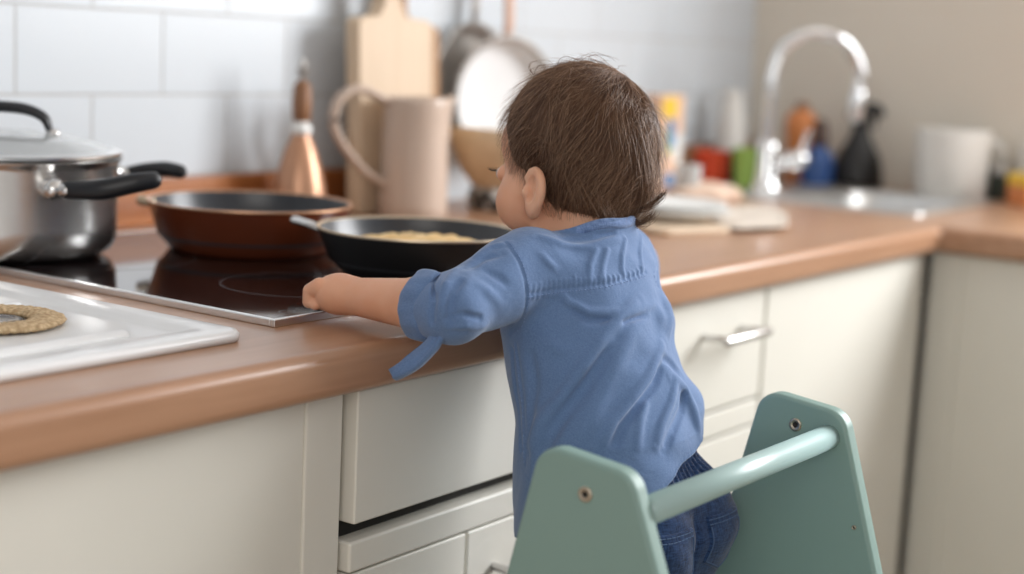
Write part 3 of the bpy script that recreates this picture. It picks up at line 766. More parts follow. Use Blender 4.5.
latheobj('cap', [(.0135, .078), (.017, .080), (.017, .095), (.013, .12), (.008, .128), (0, .130)], bc, mat('dark brown plastic', (.07, .035, .025), .4), bl, 32)
og = thing('detergent_bottle', 'orange squeeze bottle behind the tap spout', 'bottle', (0, 0, 0))
latheobj('bottle_body', [(0, 0), (.026, 0), (.028, .003), (.027, .09), (.030, .10), (.030, .128), (.020, .14), (.012, .142)], (2.905, 1.375, ZT), M['orange'], og, 40)
latheobj('cap', [(.012, .14), (.014, .142), (.011, .158), (0, .16)], (2.905, 1.375, ZT), M['brown'], og, 32)
wp = thing('canister', 'large matt white canister with a side handle against the wall', 'canister', (0, 0, 0))
wc = (2.920, 1.070, ZT)
latheobj('canister_body', [(0, 0), (.060, 0), (.064, .004), (.067, .06), (.069, .122), (.0675, .126), (.064, .124), (.062, .01), (0, .008)], wc, M['offwhite'], wp, 64)
q = Vector(wc)
tubeobj('handle', [q+Rt*.066+Vector((0, 0, .105)), q+Rt*.088+Vector((0, 0, .100)), q+Rt*.092+Vector((0, 0, .065)), q+Rt*.080+Vector((0, 0, .03)), q+Rt*.064+Vector((0, 0, .025))], .007, M['offwhite'], wp)
tub('jar', 'dark green jar right of the white canister', (2.955, .985, ZT), .022, .055, mat('dark green glass', (.03, .045, .04), .3), .98, lid=M['grey_metal'], cat='jar')
latheobj2 = thing('paper_roll', 'off-white paper roll standing at the right edge by the wall', 'paper roll', (0, 0, 0))
latheobj('roll', [(.012, 0), (.030, 0), (.031, .002), (.031, .105), (.030, .107), (.012, .107), (.012, 0)], (2.966, .925, ZT), M['offwhite'], latheobj2, 40)
pk = thing('food_packet', 'orange and yellow packet standing at the right end of worktop', 'packet', (0, 0, 0))
bm = bmesh.new()
prism(bm, rounded([(2.868, .880), (2.905, .930), (2.880, .950), (2.843, .900)], .006, 4), 2, ZT, .957); link('packet_body', mesh_of(bm), M['orange'], pk, bevel=.003)
bm = bmesh.new()
prism(bm, rounded([(2.8675, .8785), (2.9065, .930), (2.880, .9515), (2.8415, .900)], .006, 4), 2, .938, .9585); link('yellow_band', mesh_of(bm), M['yellow'], pk, bevel=.002)

# ---------------------------------------------------------------- toddler tower
st = thing('toddler_tower', 'teal painted wooden toddler step stool with round rail', 'step stool', (0, 0, 0))
def tower_panel(x0, dy, dz, f=0, b=0):
    bm = bmesh.new()
    pts = rounded([(.565+dy, .850+dz), (.645+dy, .859+dz), (.79-f, .24), (.83, 0), (.31+b, 0), (.35+b, .30)], [.022, .022, .05, .01, .01, .05], 8)
    prism(bm, pts, 0, x0, x0+.018)
    return link('side_panel', mesh_of(bm), M['teal'], st, bevel=.0042, segs=4)
PLX, PRX = .958, 1.286
pl_ = tower_panel(PLX, 0, 0); pr_ = tower_panel(PRX, -.017, -.006, .02, .03)
bm = bmesh.new(); tube(bm, [(PLX+.0175, .560, .8205), (PRX+.001, .560, .8205)], .0108, sub=1, n=32, cap=False); link('rail', mesh_of(bm), M['rung'], st, smooth=True)
boxobj('platform', (PLX+.018, PRX, .50, .80, .352, .372), M['teal'], st, bevel=.003)
boxobj('front_step', (PLX+.018, PRX, .33, .47, .17, .19), M['teal'], st, bevel=.003)
def screw(y, z, x, par, s=1, r=.0058):
    bm = bmesh.new(); lathe(bm, [(r*1.0, 0), (r, .0012), (r*.75, .0016), (r*.48, .0008)], (0, 0, 0), 28)
    bmesh.ops.transform(bm, matrix=Matrix.Translation((x, y, z)) @ Matrix.Rotation(math.radians(-90), 4, 'Y'), verts=bm.verts)
    o = link('screw', mesh_of(bm), M['brass'], par, smooth=True)
    bm = bmesh.new(); lathe(bm, [(0, .0007), (r*.5, .0009)], (0, 0, 0), 6)
    bmesh.ops.transform(bm, matrix=Matrix.Translation((x, y, z)) @ Matrix.Rotation(math.radians(-90), 4, 'Y'), verts=bm.verts)
    link('hex_socket', mesh_of(bm), M['dark'], o)
screw(.602, .828, PLX, st); screw(.592, .826, PRX, st); screw(.529, .745, PRX, st, r=.002)

# ---------------------------------------------------------------- the toddler
HC = np.array([1.2135, .7935, 1.0635])           # head centre
SHL, ELL, HAL = (1.113, .776, .962), (1.028, .783, .9325), (1.043, .925, .9245)
SHR, ELR, HAR = (1.272, .776, .960), (1.350, .812, .935), (1.388, .926, .9245)
def skull(P):
    d = ell(P, HC+(0, -.006, .004), (.0575, .0680, .0635))
    d = smin(d, ell(P, HC+(0, .018, -.038), (.046, .046, .043)), .02)       # face
    d = smin(d, ell(P, HC+(0, -.028, -.032), (.042, .038, .034)), .02)      # lower back of the skull
    return d
def body_fn(P):
    d = skull(P)
    c = HC
    for s in (-1, 1):
        d = smin(d, ell(P, c+(s*.030, .033, -.056), (.0255, .0265, .027)), .014)      # cheeks
        d = smax(d, -ell(P, c+(s*.023, .072, -.032), (.014, .009, .009)), .010)      # eye sockets
        d = smin(d, ell(P, c+(s*.023, .0605, -.033), (.0095, .0075, .0075)), .003)   # lids
    d = smin(d, ell(P, c+(0, .044, -.002), (.040, .022, .022)), .02)                 # forehead
    d = smin(d, cone(P, c+(0, .062, -.032), c+(0, .074, -.048), .0045, .0075), .008)  # nose
    d = smin(d, ell(P, c+(0, .060, -.0655), (.013, .0075, .0035)), .004)             # lips
    d = smin(d, ell(P, c+(0, .060, -.0715), (.011, .0075, .0040)), .003)
    d = smin(d, ell(P, c+(0, .042, -.080), (.018, .018, .013)), .012)                # chin
    d = smin(d, cone(P, c+(0, -.008, -.045), (1.197, .768, .965), .034, .037), .018)  # neck
    # ears
    for s in (-1, 1):
        e0 = c+(s*.0595, -.001, -.041); R = rotm('Z', s*22) @ rotm('X', 12)
        o = ell(P, e0+(s*.004, 0, 0), (.0065, .0135, .0205), R)
        o = smin(o, ell(P, e0+(s*.002, .002, -.016), (.006, .008, .009), R), .004)   # lobe
        q = (P-(e0+(s*.0075, .001, .003)))@R
        inn = ell(P, e0+(s*.0090, .0025, .002), (.0062, .0080, .0125), R)
        o = smax(o, -inn, .002)
        rim = [e0+R@np.array([s*.0055, .0125*math.sin(math.radians(t_)), .0195*math.cos(math.radians(t_))]) for t_ in (65, 35, 5, -25, -55, -85, -115, -145)]
        rd_ = np.min([cone(P, a_, b_, .0027, .0027) for a_, b_ in zip(rim, rim[1:])], 0); o = smin(o, rd_, .0022)
        o = smin(o, cone(P, e0+R@np.array([s*.0045, -.002, .010]), e0+R@np.array([s*.0045, -.004, -.009]), .0016, .002), .002)
        o = smin(o, ell(P, e0+(s*.003, .009, -.002), (.005, .0045, .0055), R), .003)  # tragus
        d = smin(d, o, .005)
    # trunk
    T = [(.64, 1.182, .705, .06, .05), (.70, 1.182, .705, .080, .058), (.76, 1.182, .712, .076, .058), (.82, 1.182, .722, .074, .058), (.88, 1.186, .742, .072, .054), (.94, 1.191, .762, .078, .050), (.965, 1.193, .768, .070, .042), (.98, 1.195, .768, .045, .036)]
    d = smin(d, loft(P, T), .022)
    for (a, e, h, s) in ((SHL, ELL, HAL, -1), (SHR, ELR, HAR, 1)):
        a, e, h = map(np.array, (a, e, h))
        d = smin(d, cone(P, a, e, .024, .0205), .018)
        ax = (h-e)/np.linalg.norm(h-e); w = h-ax*.026
        d = smin(d, cone(P, e, e+ax*.035, .0205, .0222), .012); d = smin(d, cone(P, e+ax*.035, w, .0225, .0165), .010)
        # palm lying on the worktop edge, fingers curled over the hob
        sd = np.cross(ax, (0, 0, 1)); sd /= np.linalg.norm(sd)          # towards +x
        pc = w+ax*.021+(0, 0, .0005)
        R = np.stack([sd, ax, np.cross(sd, ax)], 1)
        d = smin(d, ell(P, pc, (.0215, .0235, .0185), R), .009)
        for k, (u, ln) in enumerate(((-1.5, .80), (-.5, .95), (.5, 1.0), (1.5, .92))):
            u = u*s*-1
            k0 = pc+ax*.010+sd*(u*.0102)+(0, 0, .0075); k1 = k0+ax*.013*ln+sd*u*.0008+(0, 0, -.0050)
            k2 = k1+ax*.001+(0, 0, -.0120*ln); k3 = k2-ax*.010*ln+(0, 0, -.002)
            k3[2] = max(k3[2], .9125); k2[2] = max(k2[2], .9135)
            f = np.minimum(np.minimum(cone(P, k0, k1, .0074, .0066), cone(P, k1, k2, .0066, .0060)), cone(P, k2, k3, .0053, .0048))
            d = smin(d, f, .0022)
        t0 = pc-ax*.006-sd*(.014*s)+(0, 0, -.002); t1 = t0+ax*.016-sd*(.010*s); t2 = t1+ax*.013+sd*(.001*s)+(0, 0, -.002)
        for q in (t0, t1, t2): q[2] = max(q[2], .9145)
        d = smin(d, cone(P, t0, t1, .0075, .0062), .004); d = smin(d, cone(P, t1, t2, .0062, .0052), .0015)
    # legs
    for s in (-1, 1):
        hp = (1.178+s*.046, .712, .700); kn = (1.160+s*.055, .700, .545); an = (1.145+s*.055, .668, .415)
        d = smin(d, cone(P, hp, kn, .050, .038), .02); d = smin(d, cone(P, kn, an, .037, .026), .012)
        d = smin(d, cone(P, (an[0], .660, .395), (an[0]+s*.005, .735, .388), .022, .016), .014)
    return d
V, Q = surface(body_fn, (.975, .60, .355), (1.43, .99, 1.16), .0017)
me = np_mesh('person', V, Q); person = link('person', me, M['skin'], smooth=True)
tag(person, 'toddler in blue shirt and jeans leaning on the worktop, seen from behind', 'person')
for s in (-1, 1):
    bm = bmesh.new(); bmesh.ops.create_uvsphere(bm, u_segments=20, v_segments=14, radius=.0072)
    bmesh.ops.translate(bm, vec=tuple(HC+(s*.023, .0625, -.0330)), verts=bm.verts); e = link('eye', mesh_of(bm), mat('eye white', (.8, .78, .76), .15), person, smooth=True)
    bm = bmesh.new(); lathe(bm, [(0, .0072), (.002, .0070), (.0034, .0064)], (0, 0, 0), 20)
    bmesh.ops.transform(bm, matrix=Matrix.Translation(tuple(HC+(s*.023, .0628, -.0330))) @ Matrix.Rotation(math.radians(-90), 4, 'X'), verts=bm.verts)
    link('iris', mesh_of(bm), mat('dark brown iris', (.03, .015, .01), .1), e, smooth=True)
    # eyelashes
    bm = bmesh.new()
    for k in range(11):
        a = math.radians(-70+14*k); b = Vector(tuple(HC+(s*.023+.0085*math.sin(a), .0685-.002*abs(math.sin(a)), -.0305)))
        tube(bm, [b, b+Vector((.0025*math.sin(a), .004, .0005)), b+Vector((.0042*math.sin(a), .0065, .0028))], [.0004, .0003, .0001], n=4, sub=2)
    link('eyelashes', mesh_of(bm), M['black'], person, smooth=True)

# ------------------------------------------------ shirt
ST = [(.70, 1.185, .722, .088, .078), (.74, 1.185, .722, .090, .078), (.78, 1.184, .722, .094, .079), (.82, 1.184, .725, .093, .077), (.86, 1.185, .740, .089, .075), (.90, 1.185, .754, .086, .071), (.93, 1.188, .761, .084, .065), (.955, 1.192, .765, .084, .057), (.970, 1.194, .768, .078, .051), (.980, 1.196, .769, .066, .047), (.990, 1.198, .770, .052, .044), (1.004, 1.198, .771, .047, .043)]
FOLDS = []   # (points, width, amplitude): positive raises a ridge, negative presses a crease
FOLDS = [[[[1.1126, 0.7361, 0.9451], [1.1163, 0.7299, 0.9361], [1.1269, 0.7161, 0.9283], [1.1583, 0.6986, 0.9264], [1.2061, 0.6973, 0.9284]], 0.0038, 0.0032], [[[1.1152, 0.7312, 0.9361], [1.1251, 0.7145, 0.9219], [1.1552, 0.6963, 0.9201], [1.1903, 0.6926, 0.9228]], 0.0045, -0.002], [[[1.1812, 0.6981, 0.9353], [1.1495, 0.6999, 0.9229], [1.1273, 0.7027, 0.9044], [1.1115, 0.7081, 0.8834], [1.0995, 0.7197, 0.8575], [1.0938, 0.7368, 0.8347], [1.097, 0.7505, 0.8027]], 0.0065, 0.0046], [[[1.1374, 0.6972, 0.9057], [1.1225, 0.6986, 0.8885], [1.1102, 0.7044, 0.8697], [1.0984, 0.7143, 0.8483], [1.0905, 0.7255, 0.8218], [1.0918, 0.7349, 0.7937]], 0.008, -0.004], [[[1.2014, 0.6854, 0.8994], [1.1689, 0.6746, 0.8772], [1.1415, 0.6747, 0.8587], [1.1178, 0.6803, 0.8392], [1.1049, 0.6846, 0.8183]], 0.0055, 0.0048], [[[1.1871, 0.6759, 0.885], [1.1668, 0.6707, 0.8677], [1.1458, 0.671, 0.8552], [1.124, 0.6743, 0.8383], [1.1116, 0.6749, 0.8172]], 0.0048, -0.0048], [[[1.1722, 0.6917, 0.9214], [1.1428, 0.6899, 0.8958], [1.1209, 0.6922, 0.8675], [1.1051, 0.6943, 0.8422], [1.0947, 0.7008, 0.8171]], 0.01, 0.0026], [[[1.2004, 0.6684, 0.8684], [1.1833, 0.6614, 0.8527], [1.1614, 0.6573, 0.8359], [1.147, 0.6536, 0.82]], 0.0038, 0.0046], [[[1.2129, 0.6669, 0.8597], [1.1969, 0.6585, 0.8422], [1.1695, 0.6517, 0.8286], [1.1544, 0.6498, 0.8159]], 0.0042, -0.0048], [[[1.1916, 0.6695, 0.8713], [1.2114, 0.6659, 0.8583], [1.2161, 0.657, 0.8375], [1.2179, 0.6504, 0.8167]], 0.005, 0.005], [[[1.2372, 0.7066, 0.932], [1.2224, 0.6927, 0.9156], [1.2104, 0.6865, 0.8981]], 0.0075, 0.0048], [[[1.1858, 0.6774, 0.8885], [1.1994, 0.6748, 0.8818], [1.2182, 0.6724, 0.867]], 0.0042, -0.0045], [[[1.157, 0.6704, 0.8622], [1.1403, 0.6668, 0.8412], [1.127, 0.6608, 0.8145]], 0.005, 0.0026], [[[1.208, 0.6998, 0.9341], [1.2087, 0.693, 0.9171], [1.2014, 0.6854, 0.8994]], 0.01, 0.0045], [[[1.1009, 0.7408, 0.9038], [1.1051, 0.728, 0.8966], [1.113, 0.713, 0.8962]], 0.006, 0.0014], [[[1.0981, 0.754, 0.8978], [1.0977, 0.7477, 0.8686], [1.0965, 0.7489, 0.8338], [1.0969, 0.7507, 0.7895]], 0.006, -0.0018], [[[1.1047, 0.777, 0.8891], [1.1063, 0.7702, 0.846], [1.102, 0.7605, 0.8043]], 0.003, -0.0018], [[[1.1096, 0.7625, 0.9892], [1.1257, 0.7474, 0.9828], [1.152, 0.7338, 0.9798], [1.1898, 0.7253, 0.9858]], 0.0045, 0.0024], [[[1.1338, 0.753, 0.9867], [1.1611, 0.735, 0.9868], [1.1863, 0.7275, 0.9911]], 0.0035, -0.0022], [[[1.0998, 0.7539, 0.9789], [1.1051, 0.7448, 0.9694], [1.114, 0.738, 0.9609]], 0.004, 0.0015], [[[1.1551, 0.7294, 0.9774], [1.1412, 0.7258, 0.9652], [1.135, 0.7211, 0.9543]], 0.0028, 0.002], [[[1.1652, 0.7246, 0.9772], [1.1533, 0.7204, 0.9648], [1.146, 0.7161, 0.9556]], 0.0028, 0.0018], [[[1.1937, 0.7244, 0.9838], [1.1801, 0.7182, 0.9715], [1.1724, 0.7126, 0.9588]], 0.0028, 0.002], [[[1.2288, 0.7303, 0.9842], [1.2151, 0.7212, 0.9719], [1.2045, 0.7119, 0.9596]], 0.003, 0.0018], [[[1.0852, 0.7728, 0.9838], [1.075, 0.7838, 0.9791], [1.0528, 0.7854, 0.9706]], 0.004, 0.003], [[[1.0702, 0.7697, 0.9761], [1.0587, 0.7775, 0.9728], [1.039, 0.7789, 0.9659]], 0.0036, -0.0034], [[[1.0377, 0.7882, 0.9649], [1.0101, 0.7786, 0.9555], [0.9991, 0.7732, 0.9394], [1.0008, 0.7697, 0.9234]], 0.0035, 0.0034], [[[1.0255, 0.7724, 0.9614], [1.0072, 0.7689, 0.9505], [1.001, 0.7664, 0.9353], [1.0052, 0.7658, 0.9202]], 0.004, -0.003], [[[1.0241, 0.8001, 0.958], [0.9997, 0.782, 0.943], [0.9973, 0.7813, 0.9255]], 0.003, -0.0028], [[[0.9995, 0.769, 0.9302], [1.0073, 0.7591, 0.934], [1.0238, 0.7532, 0.9297]], 0.003, -0.002], [[[1.0016, 0.7682, 0.9236], [1.0121, 0.7581, 0.9238], [1.0375, 0.7568, 0.921]], 0.0034, 0.0022], [[[1.0261, 0.7667, 0.9587], [1.0376, 0.7565, 0.9491], [1.0574, 0.7528, 0.9326]], 0.006, 0.0018], [[[1.0446, 0.7728, 0.9662], [1.0516, 0.7593, 0.9606], [1.0624, 0.7502, 0.9491]], 0.005, -0.0016]]
SEAM = {"yoke": [[1.0821, 0.7466, 0.9442], [1.1007, 0.7433, 0.9453], [1.1127, 0.7363, 0.9468], [1.1229, 0.7279, 0.9481], [1.1337, 0.7199, 0.9494], [1.147, 0.7134, 0.9507], [1.1655, 0.7099, 0.9528], [1.1879, 0.7086, 0.9544], [1.2088, 0.7101, 0.9559]], "arm": [[1.0846, 0.7744, 0.9837], [1.079, 0.7628, 0.9779], [1.0777, 0.7542, 0.9689], [1.078, 0.7486, 0.9562], [1.0801, 0.7471, 0.941], [1.0846, 0.7524, 0.9262], [1.0995, 0.7683, 0.912], [1.1041, 0.7785, 0.9038]], "side": [[1.1014, 0.7708, 0.8957], [1.0999, 0.7656, 0.8784], [1.1006, 0.7616, 0.8572], [1.1004, 0.7581, 0.8359], [1.0986, 0.7545, 0.8149], [1.0982, 0.7529, 0.7932]], "arm_r": [[1.358, 0.789, 0.9546], [1.2425, 0.7187, 0.9554], [1.2303, 0.7094, 0.9414]], "knot": [[1.0001, 0.7885, 0.9421], [0.9973, 0.7813, 0.9255], [1.0051, 0.7889, 0.9119], [0.9978, 0.7737, 0.9297], [1.0, 0.7687, 0.9367]]}

# gathers where the back is eased into the yoke seam
for i_, (p0_, p1_) in enumerate(zip(SEAM['yoke'], SEAM['yoke'][1:])):
    p0_, p1_ = np.array(p0_), np.array(p1_)
    for k_ in range(3):
        c_ = p0_+(p1_-p0_)*k_/3; up_ = .004+.008*(((i_*3+k_)*7) % 5)/5*(i_ > 2)+.003; dn_ = .0035+.003*((i_*3+k_) % 3)/3
        FOLDS.append(([list(c_-[0, 0, dn_]), list(c_+[.0006, .0008, up_])], .0016, .0011))
for k_ in ('yoke', 'arm', 'side', 'arm_r'): FOLDS.append((SEAM[k_], .0017, -.0013))
def warp(P):
    q = P*38
    return .0011*np.sin(q[:, 0]*1.3+1.7*np.sin(q[:, 2]*.8))*np.sin(q[:, 2]*1.1+q[:, 1])+.0006*np.sin(q[:, 0]*3.1+2*np.sin(q[:, 1]*1.7+q[:, 2]*1.3))
def shirt_fn(P, cs=False):
    d = loft(P, ST)
    for s in (-1, 1): d = smin(d, ell(P, (1.188+s*.040, .668, .742), (.054, .0515, .058)), .035)
    d = smin(d, ell(P, (1.2285, .726, .908), (.0325, .0325, .024)), .014)
    d = smin(d, ell(P, (1.2310, .691, .834), (.0310, .0310, .026)), .016)
    for (a, e, s) in ((SHL, ELL, -1), (SHR, ELR, 1)):
        a, e = map(np.array, (a, e)); ax = (e-a)/np.linalg.norm(e-a)
        sl = cone(P, a+(s*-.012, 0, -.004), e+ax*.002, .0375, .0270)
        d = smin(d, sl, .014)
    # sleeves run on to a loose opening just past the elbow
    for (e, h, s) in ((ELL, HAL, -1), (ELR, HAR, 1)):
        e, h = map(np.array, (e, h)); ax = (h-e)/np.linalg.norm(h-e)
        d = smin(d, cone(P, e, e+ax*.030, .0270, .0265), .012)
    d = d-warp(P)
    for pts, w, a in FOLDS:
        a = a*(2.0 if w > .0025 else 1.2); w = w*(.78 if w > .0025 else 1)
        lo = np.min(pts, 0)-3*w; hi = np.max(pts, 0)+3*w
        m = ((P > lo) & (P < hi)).all(1)
        if m.any():
            dd = seg_d(P[m], pts); am = a*np.exp(-(dd/w)**2)
            if w > .0025:
                de = np.minimum(np.linalg.norm(P[m]-np.array(pts[0]), axis=1), np.linalg.norm(P[m]-np.array(pts[-1]), axis=1)); am *= 1-.9*np.exp(-(de/(2.6*w))**2)
            d[m] -= am
    return d
V, Q = surface(shirt_fn, (.955, .63, .70), (1.40, .90, 1.025), .0015)
C_ = V[Q].mean(1)
hem_ = lambda x, y: np.interp(x, [1.0, 1.09, 1.126, 1.142, 1.166, 1.185, 1.212, 1.235, 1.4], [.765, .772, .786, .793, .799, .804, .812, .822, .826])+np.interp(y, [.66, .71, .746, .776, .9], [0, -.017, -.044, -.064, -.068])
hemz = hem_(C_[:, 0], C_[:, 1])+.002*np.sin(C_[:, 0]*60)
hemz = np.maximum(hemz, .7100)
keep = (C_[:, 2] > hemz)
neck = (C_[:, 2] > .988-.32*(C_[:, 1]-.772)+0*C_[:, 0]) & (np.abs(C_[:, 0]-1.199) < .06)
keep &= ~neck
for (e, h) in ((ELL, HAL), (ELR, HAR)):
    e, h = map(np.array, (e, h)); ax = (h-e)/np.linalg.norm(h-e)
    t = (C_-e)@ax; keep &= ~((t > .036) & (np.linalg.norm(C_-e-t[:, None]*ax, axis=1) < .06) & (C_[:, 1] > e[1]))
me = np_mesh('shirt', V, Q, keep)
cv = np.empty(len(me.vertices)*3, np.float32); me.vertices.foreach_get('co', cv); cv = cv.reshape(-1, 3)
hz = np.maximum(hem_(cv[:, 0], cv[:, 1])+.002*np.sin(cv[:, 0]*60), .7100)
m_ = np.abs(cv[:, 2]-hz) < .0022; cv[m_, 2] = hz[m_]; me.vertices.foreach_set('co', cv.ravel()); me.update()
shirt = link('shirt', me, M['shirt'], person, smooth=True)
so = shirt.modifiers.new('thick', 'SOLIDIFY'); so.thickness = .0012; so.offset = -1
# collar band
def ring_strip(name, path, width_dir, w, th, m, parent):
    """closed band following a path of points"""
    bm = bmesh.new(); rows = []
    for p, d_, n_ in zip(path, width_dir[0], width_dir[1]):
        p = Vector(p); d_ = Vector(d_); n_ = Vector(n_)
        rows.append([bm.verts.new(p+n_*th), bm.verts.new(p+d_*w*.5+n_*th*1.6), bm.verts.new(p+d_*w+n_*th), bm.verts.new(p+d_*w-n_*th), bm.verts.new(p-n_*th)])
    n = len(rows)
    for i in range(n):
        a, b = rows[i], rows[(i+1) % n]
        for j in range(5): bm.faces.new((a[j], b[j], b[(j+1) % 5], a[(j+1) % 5]))
    return link(name, mesh_of(bm), m, parent, smooth=True)
pth, wd, nn = [], [], []
for k in range(72):
    a = 2*math.pi*k/72; y = .771+.044*math.sin(a); x = 1.198+.050*math.cos(a)
    pth.append((x, y, .981-.32*(y-.772)+.0012*math.sin(5*a))); nn.append((math.cos(a), math.sin(a), 0)); wd.append((-.25*math.cos(a), -.25*math.sin(a), 1))
ring_strip('collar', pth, (wd, nn), .0085, .0010, M['seam'], shirt)
# rolled cuffs
def cuff(e, h, s):
    e, h = Vector(e), Vector(h); ax = (h-e).normalized(); sd = ax.cross(Vector((0, 0, 1))).normalized(); up = sd.cross(ax)
    bm = bmesh.new(); rows = []
    prof = [(.014, .0255), (.015, .0285), (.020, .0300), (.028, .0302), (.036, .0296), (.0395, .0275), (.038, .0258), (.033, .0250), (.019, .0242)]
    N = 80
    for (t, r) in prof:
        row = []
        for k in range(N):
            a = 2*math.pi*k/N; rr = r*(1+.030*math.sin(3*a+1+t*30)+.018*math.sin(7*a+t*90)+.012*math.sin(13*a-t*60)); tt = t+.0018*math.sin(2*a+.6)+.0012*math.sin(5*a)
            row.append(bm.verts.new(e+ax*tt+sd*(rr*math.cos(a)*.95)+up*(rr*math.sin(a))))
        rows.append(row)
    rows.append(rows[0])
    for a, b in zip(rows, rows[1:]):
        for k in range(N): bm.faces.new((a[k], b[k], b[(k+1) % N], a[(k+1) % N]))
    o = link('cuff', mesh_of(bm), M['shirt'], shirt, smooth=True)
    sb_ = o.modifiers.new('s', 'SUBSURF'); sb_.levels = 1; sb_.render_levels = 1
    return o
cuff(ELL, HAL, -1); cuff(ELR, HAR, 1)
# loose sleeve tab hanging from the left cuff
def strap(name, pts, ws, th, m, parent, side):
    bm = bmesh.new(); path = catmull(pts, 6); W = interp(ws, len(path)); rows = []
    for i, p in enumerate(path):
        t = (path[min(i+1, len(path)-1)]-path[max(i-1, 0)]).normalized(); s = (Vector(side)-t*Vector(side).dot(t)).normalized(); n = s.cross(t)
        row = []
        for k in range(16):
            a = 2*math.pi*k/16; cx, cy = math.cos(a), math.sin(a)
            row.append(bm.verts.new(p+s*W[i]*math.copysign(abs(cx)**.6, cx)+n*th*(math.copysign(abs(cy)**.8, cy)+.8*(abs(cx) > .55)*0)+n*th*.9*math.cos(cx*5)))
        rows.append(row)
    for a, b in zip(rows, rows[1:]):
        for k in range(16): bm.faces.new((a[k], b[k], b[(k+1) % 16], a[(k+1) % 16]))
    bm.faces.new(rows[0]); bm.faces.new(rows[-1][::-1])
    return link(name, mesh_of(bm), m, parent, smooth=True)
strap('sleeve_tab', [(1.012, .782, .918), (1.008, .788, .907), (1.004, .799, .894), (.999, .810, .884), (.9965, .819, .877)], [.007, .0125, .0125, .010, .006], .0030, M['shirt'], shirt, (.75, .3, .6))
for nm in ('yoke', 'arm', 'side', 'arm_r'):
    P = np.array([tuple(p) for p in catmull([Vector(q) for q in SEAM[nm]], 10)])
    g_ = grad(shirt_fn, P, .002); g_ /= np.linalg.norm(g_, axis=1)[:, None]
    T_ = np.gradient(P, axis=0); T_ /= np.linalg.norm(T_, axis=1)[:, None]; sd_ = np.cross(T_, g_)
    P = P+sd_*.0028*(-1 if nm in ('arm',) else 1)
    for _ in range(4): g_ = grad(shirt_fn, P, .001); P = P-g_*shirt_fn(P)[:, None]/np.maximum((g_**2).sum(1), .3)[:, None]
    bm = bmesh.new()
    for a_ in range(0, len(P)-2, 2):   # running stitches
        q0, q1 = Vector(P[a_]), Vector(P[a_+1]); tube(bm, [q0, q0.lerp(q1, .75)], .00042, n=6, sub=1)
    link('stitching', mesh_of(bm), M['seam'], shirt, smooth=True)

# ------------------------------------------------ jeans
def jeans_fn(P):
    T = [(.655, 1.180, .702, .075, .060), (.69, 1.182, .702, .090, .073), (.73, 1.184, .704, .093, .076), (.77, 1.184, .712, .088, .072), (.80, 1.184, .721, .084, .067), (.83, 1.184, .729, .078, .060), (.85, 1.184, .733, .074, .056)]
    d = loft(P, T)
    for s in (-1, 1): d = smin(d, ell(P, (1.188+s*.040, .668, .735), (.050, .048, .052)), .02)
    for s in (-1, 1):
        hp = (1.178+s*.047, .710, .695); kn = (1.160+s*.055, .700, .545); an = (1.145+s*.055, .668, .425)
        d = smin(d, cone(P, hp, kn, .056, .045), .015); d = smin(d, cone(P, kn, an, .045, .036), .012)
    th = np.arctan2(P[:, 1]-.722, P[:, 0]-1.182)
    g = np.clip((P[:, 2]-.765)/.02, 0, 1)
    d = d-.0013*g*1.0*np.sin(th*58+2*np.sin(th*5))-.0012*np.sin(P[:, 2]*150+6*np.sin(P[:, 0]*22)+4*P[:, 1]*20)*(1-g)*.9-.0008*np.sin(P[:, 0]*95+P[:, 2]*60)
    d = d+.0030*np.exp(-((P[:, 2]-.768)/.0035)**2)
    d = d+.004*np.exp(-((P[:, 0]-1.180)/.005)**2)*(P[:, 1] < .7)*np.clip((.76-P[:, 2])/.02, 0, 1)
    return d
V, Q = surface(jeans_fn, (1.05, .60, .395), (1.31, .82, .860), .0023)
C_ = V[Q].mean(1); me = np_mesh('jeans', V, Q, (C_[:, 2] > .425) & (C_[:, 2] < .836))
jeans = link('jeans', me, M['jeans'], person, smooth=True)
so = jeans.modifiers.new('thick', 'SOLIDIFY'); so.thickness = .0015; so.offset = -1
def on_fn(fn, outline, lift, step=.0035):
    """patch of cloth laid on a surface: outline in (x, z) on the -y side"""
    pts = [Vector(p) for p in outline]; bm = bmesh.new()
    cx = sum(p.x for p in pts)/len(pts); cz = sum(p.y for p in pts)/len(pts); rows = []
    dense = []
    for i in range(len(pts)):
        a, b = pts[i], pts[(i+1) % len(pts)]
        for k in range(10): dense.append(a.lerp(b, k/10))
    S = (1.02, 1.0, .97, .8, .55, .3, .05)
    for si, s in enumerate(S):
        P = np.array([[cx+(p.x-cx)*s, .60, cz+(p.y-cz)*s] for p in dense])
        for _ in range(60): P[:, 1] += np.clip(fn(P), -.01, .01)*.8
        P[:, 1] -= (lift if si >= 1 else -.001)
        rows.append([bm.verts.new(tuple(q)) for q in P])
    for a, b in zip(rows, rows[1:]):
        n = len(a)
        for k in range(n): bm.faces.new((a[k], a[(k+1) % n], b[(k+1) % n], b[k]))
    bm.faces.new(rows[-1]); return bm
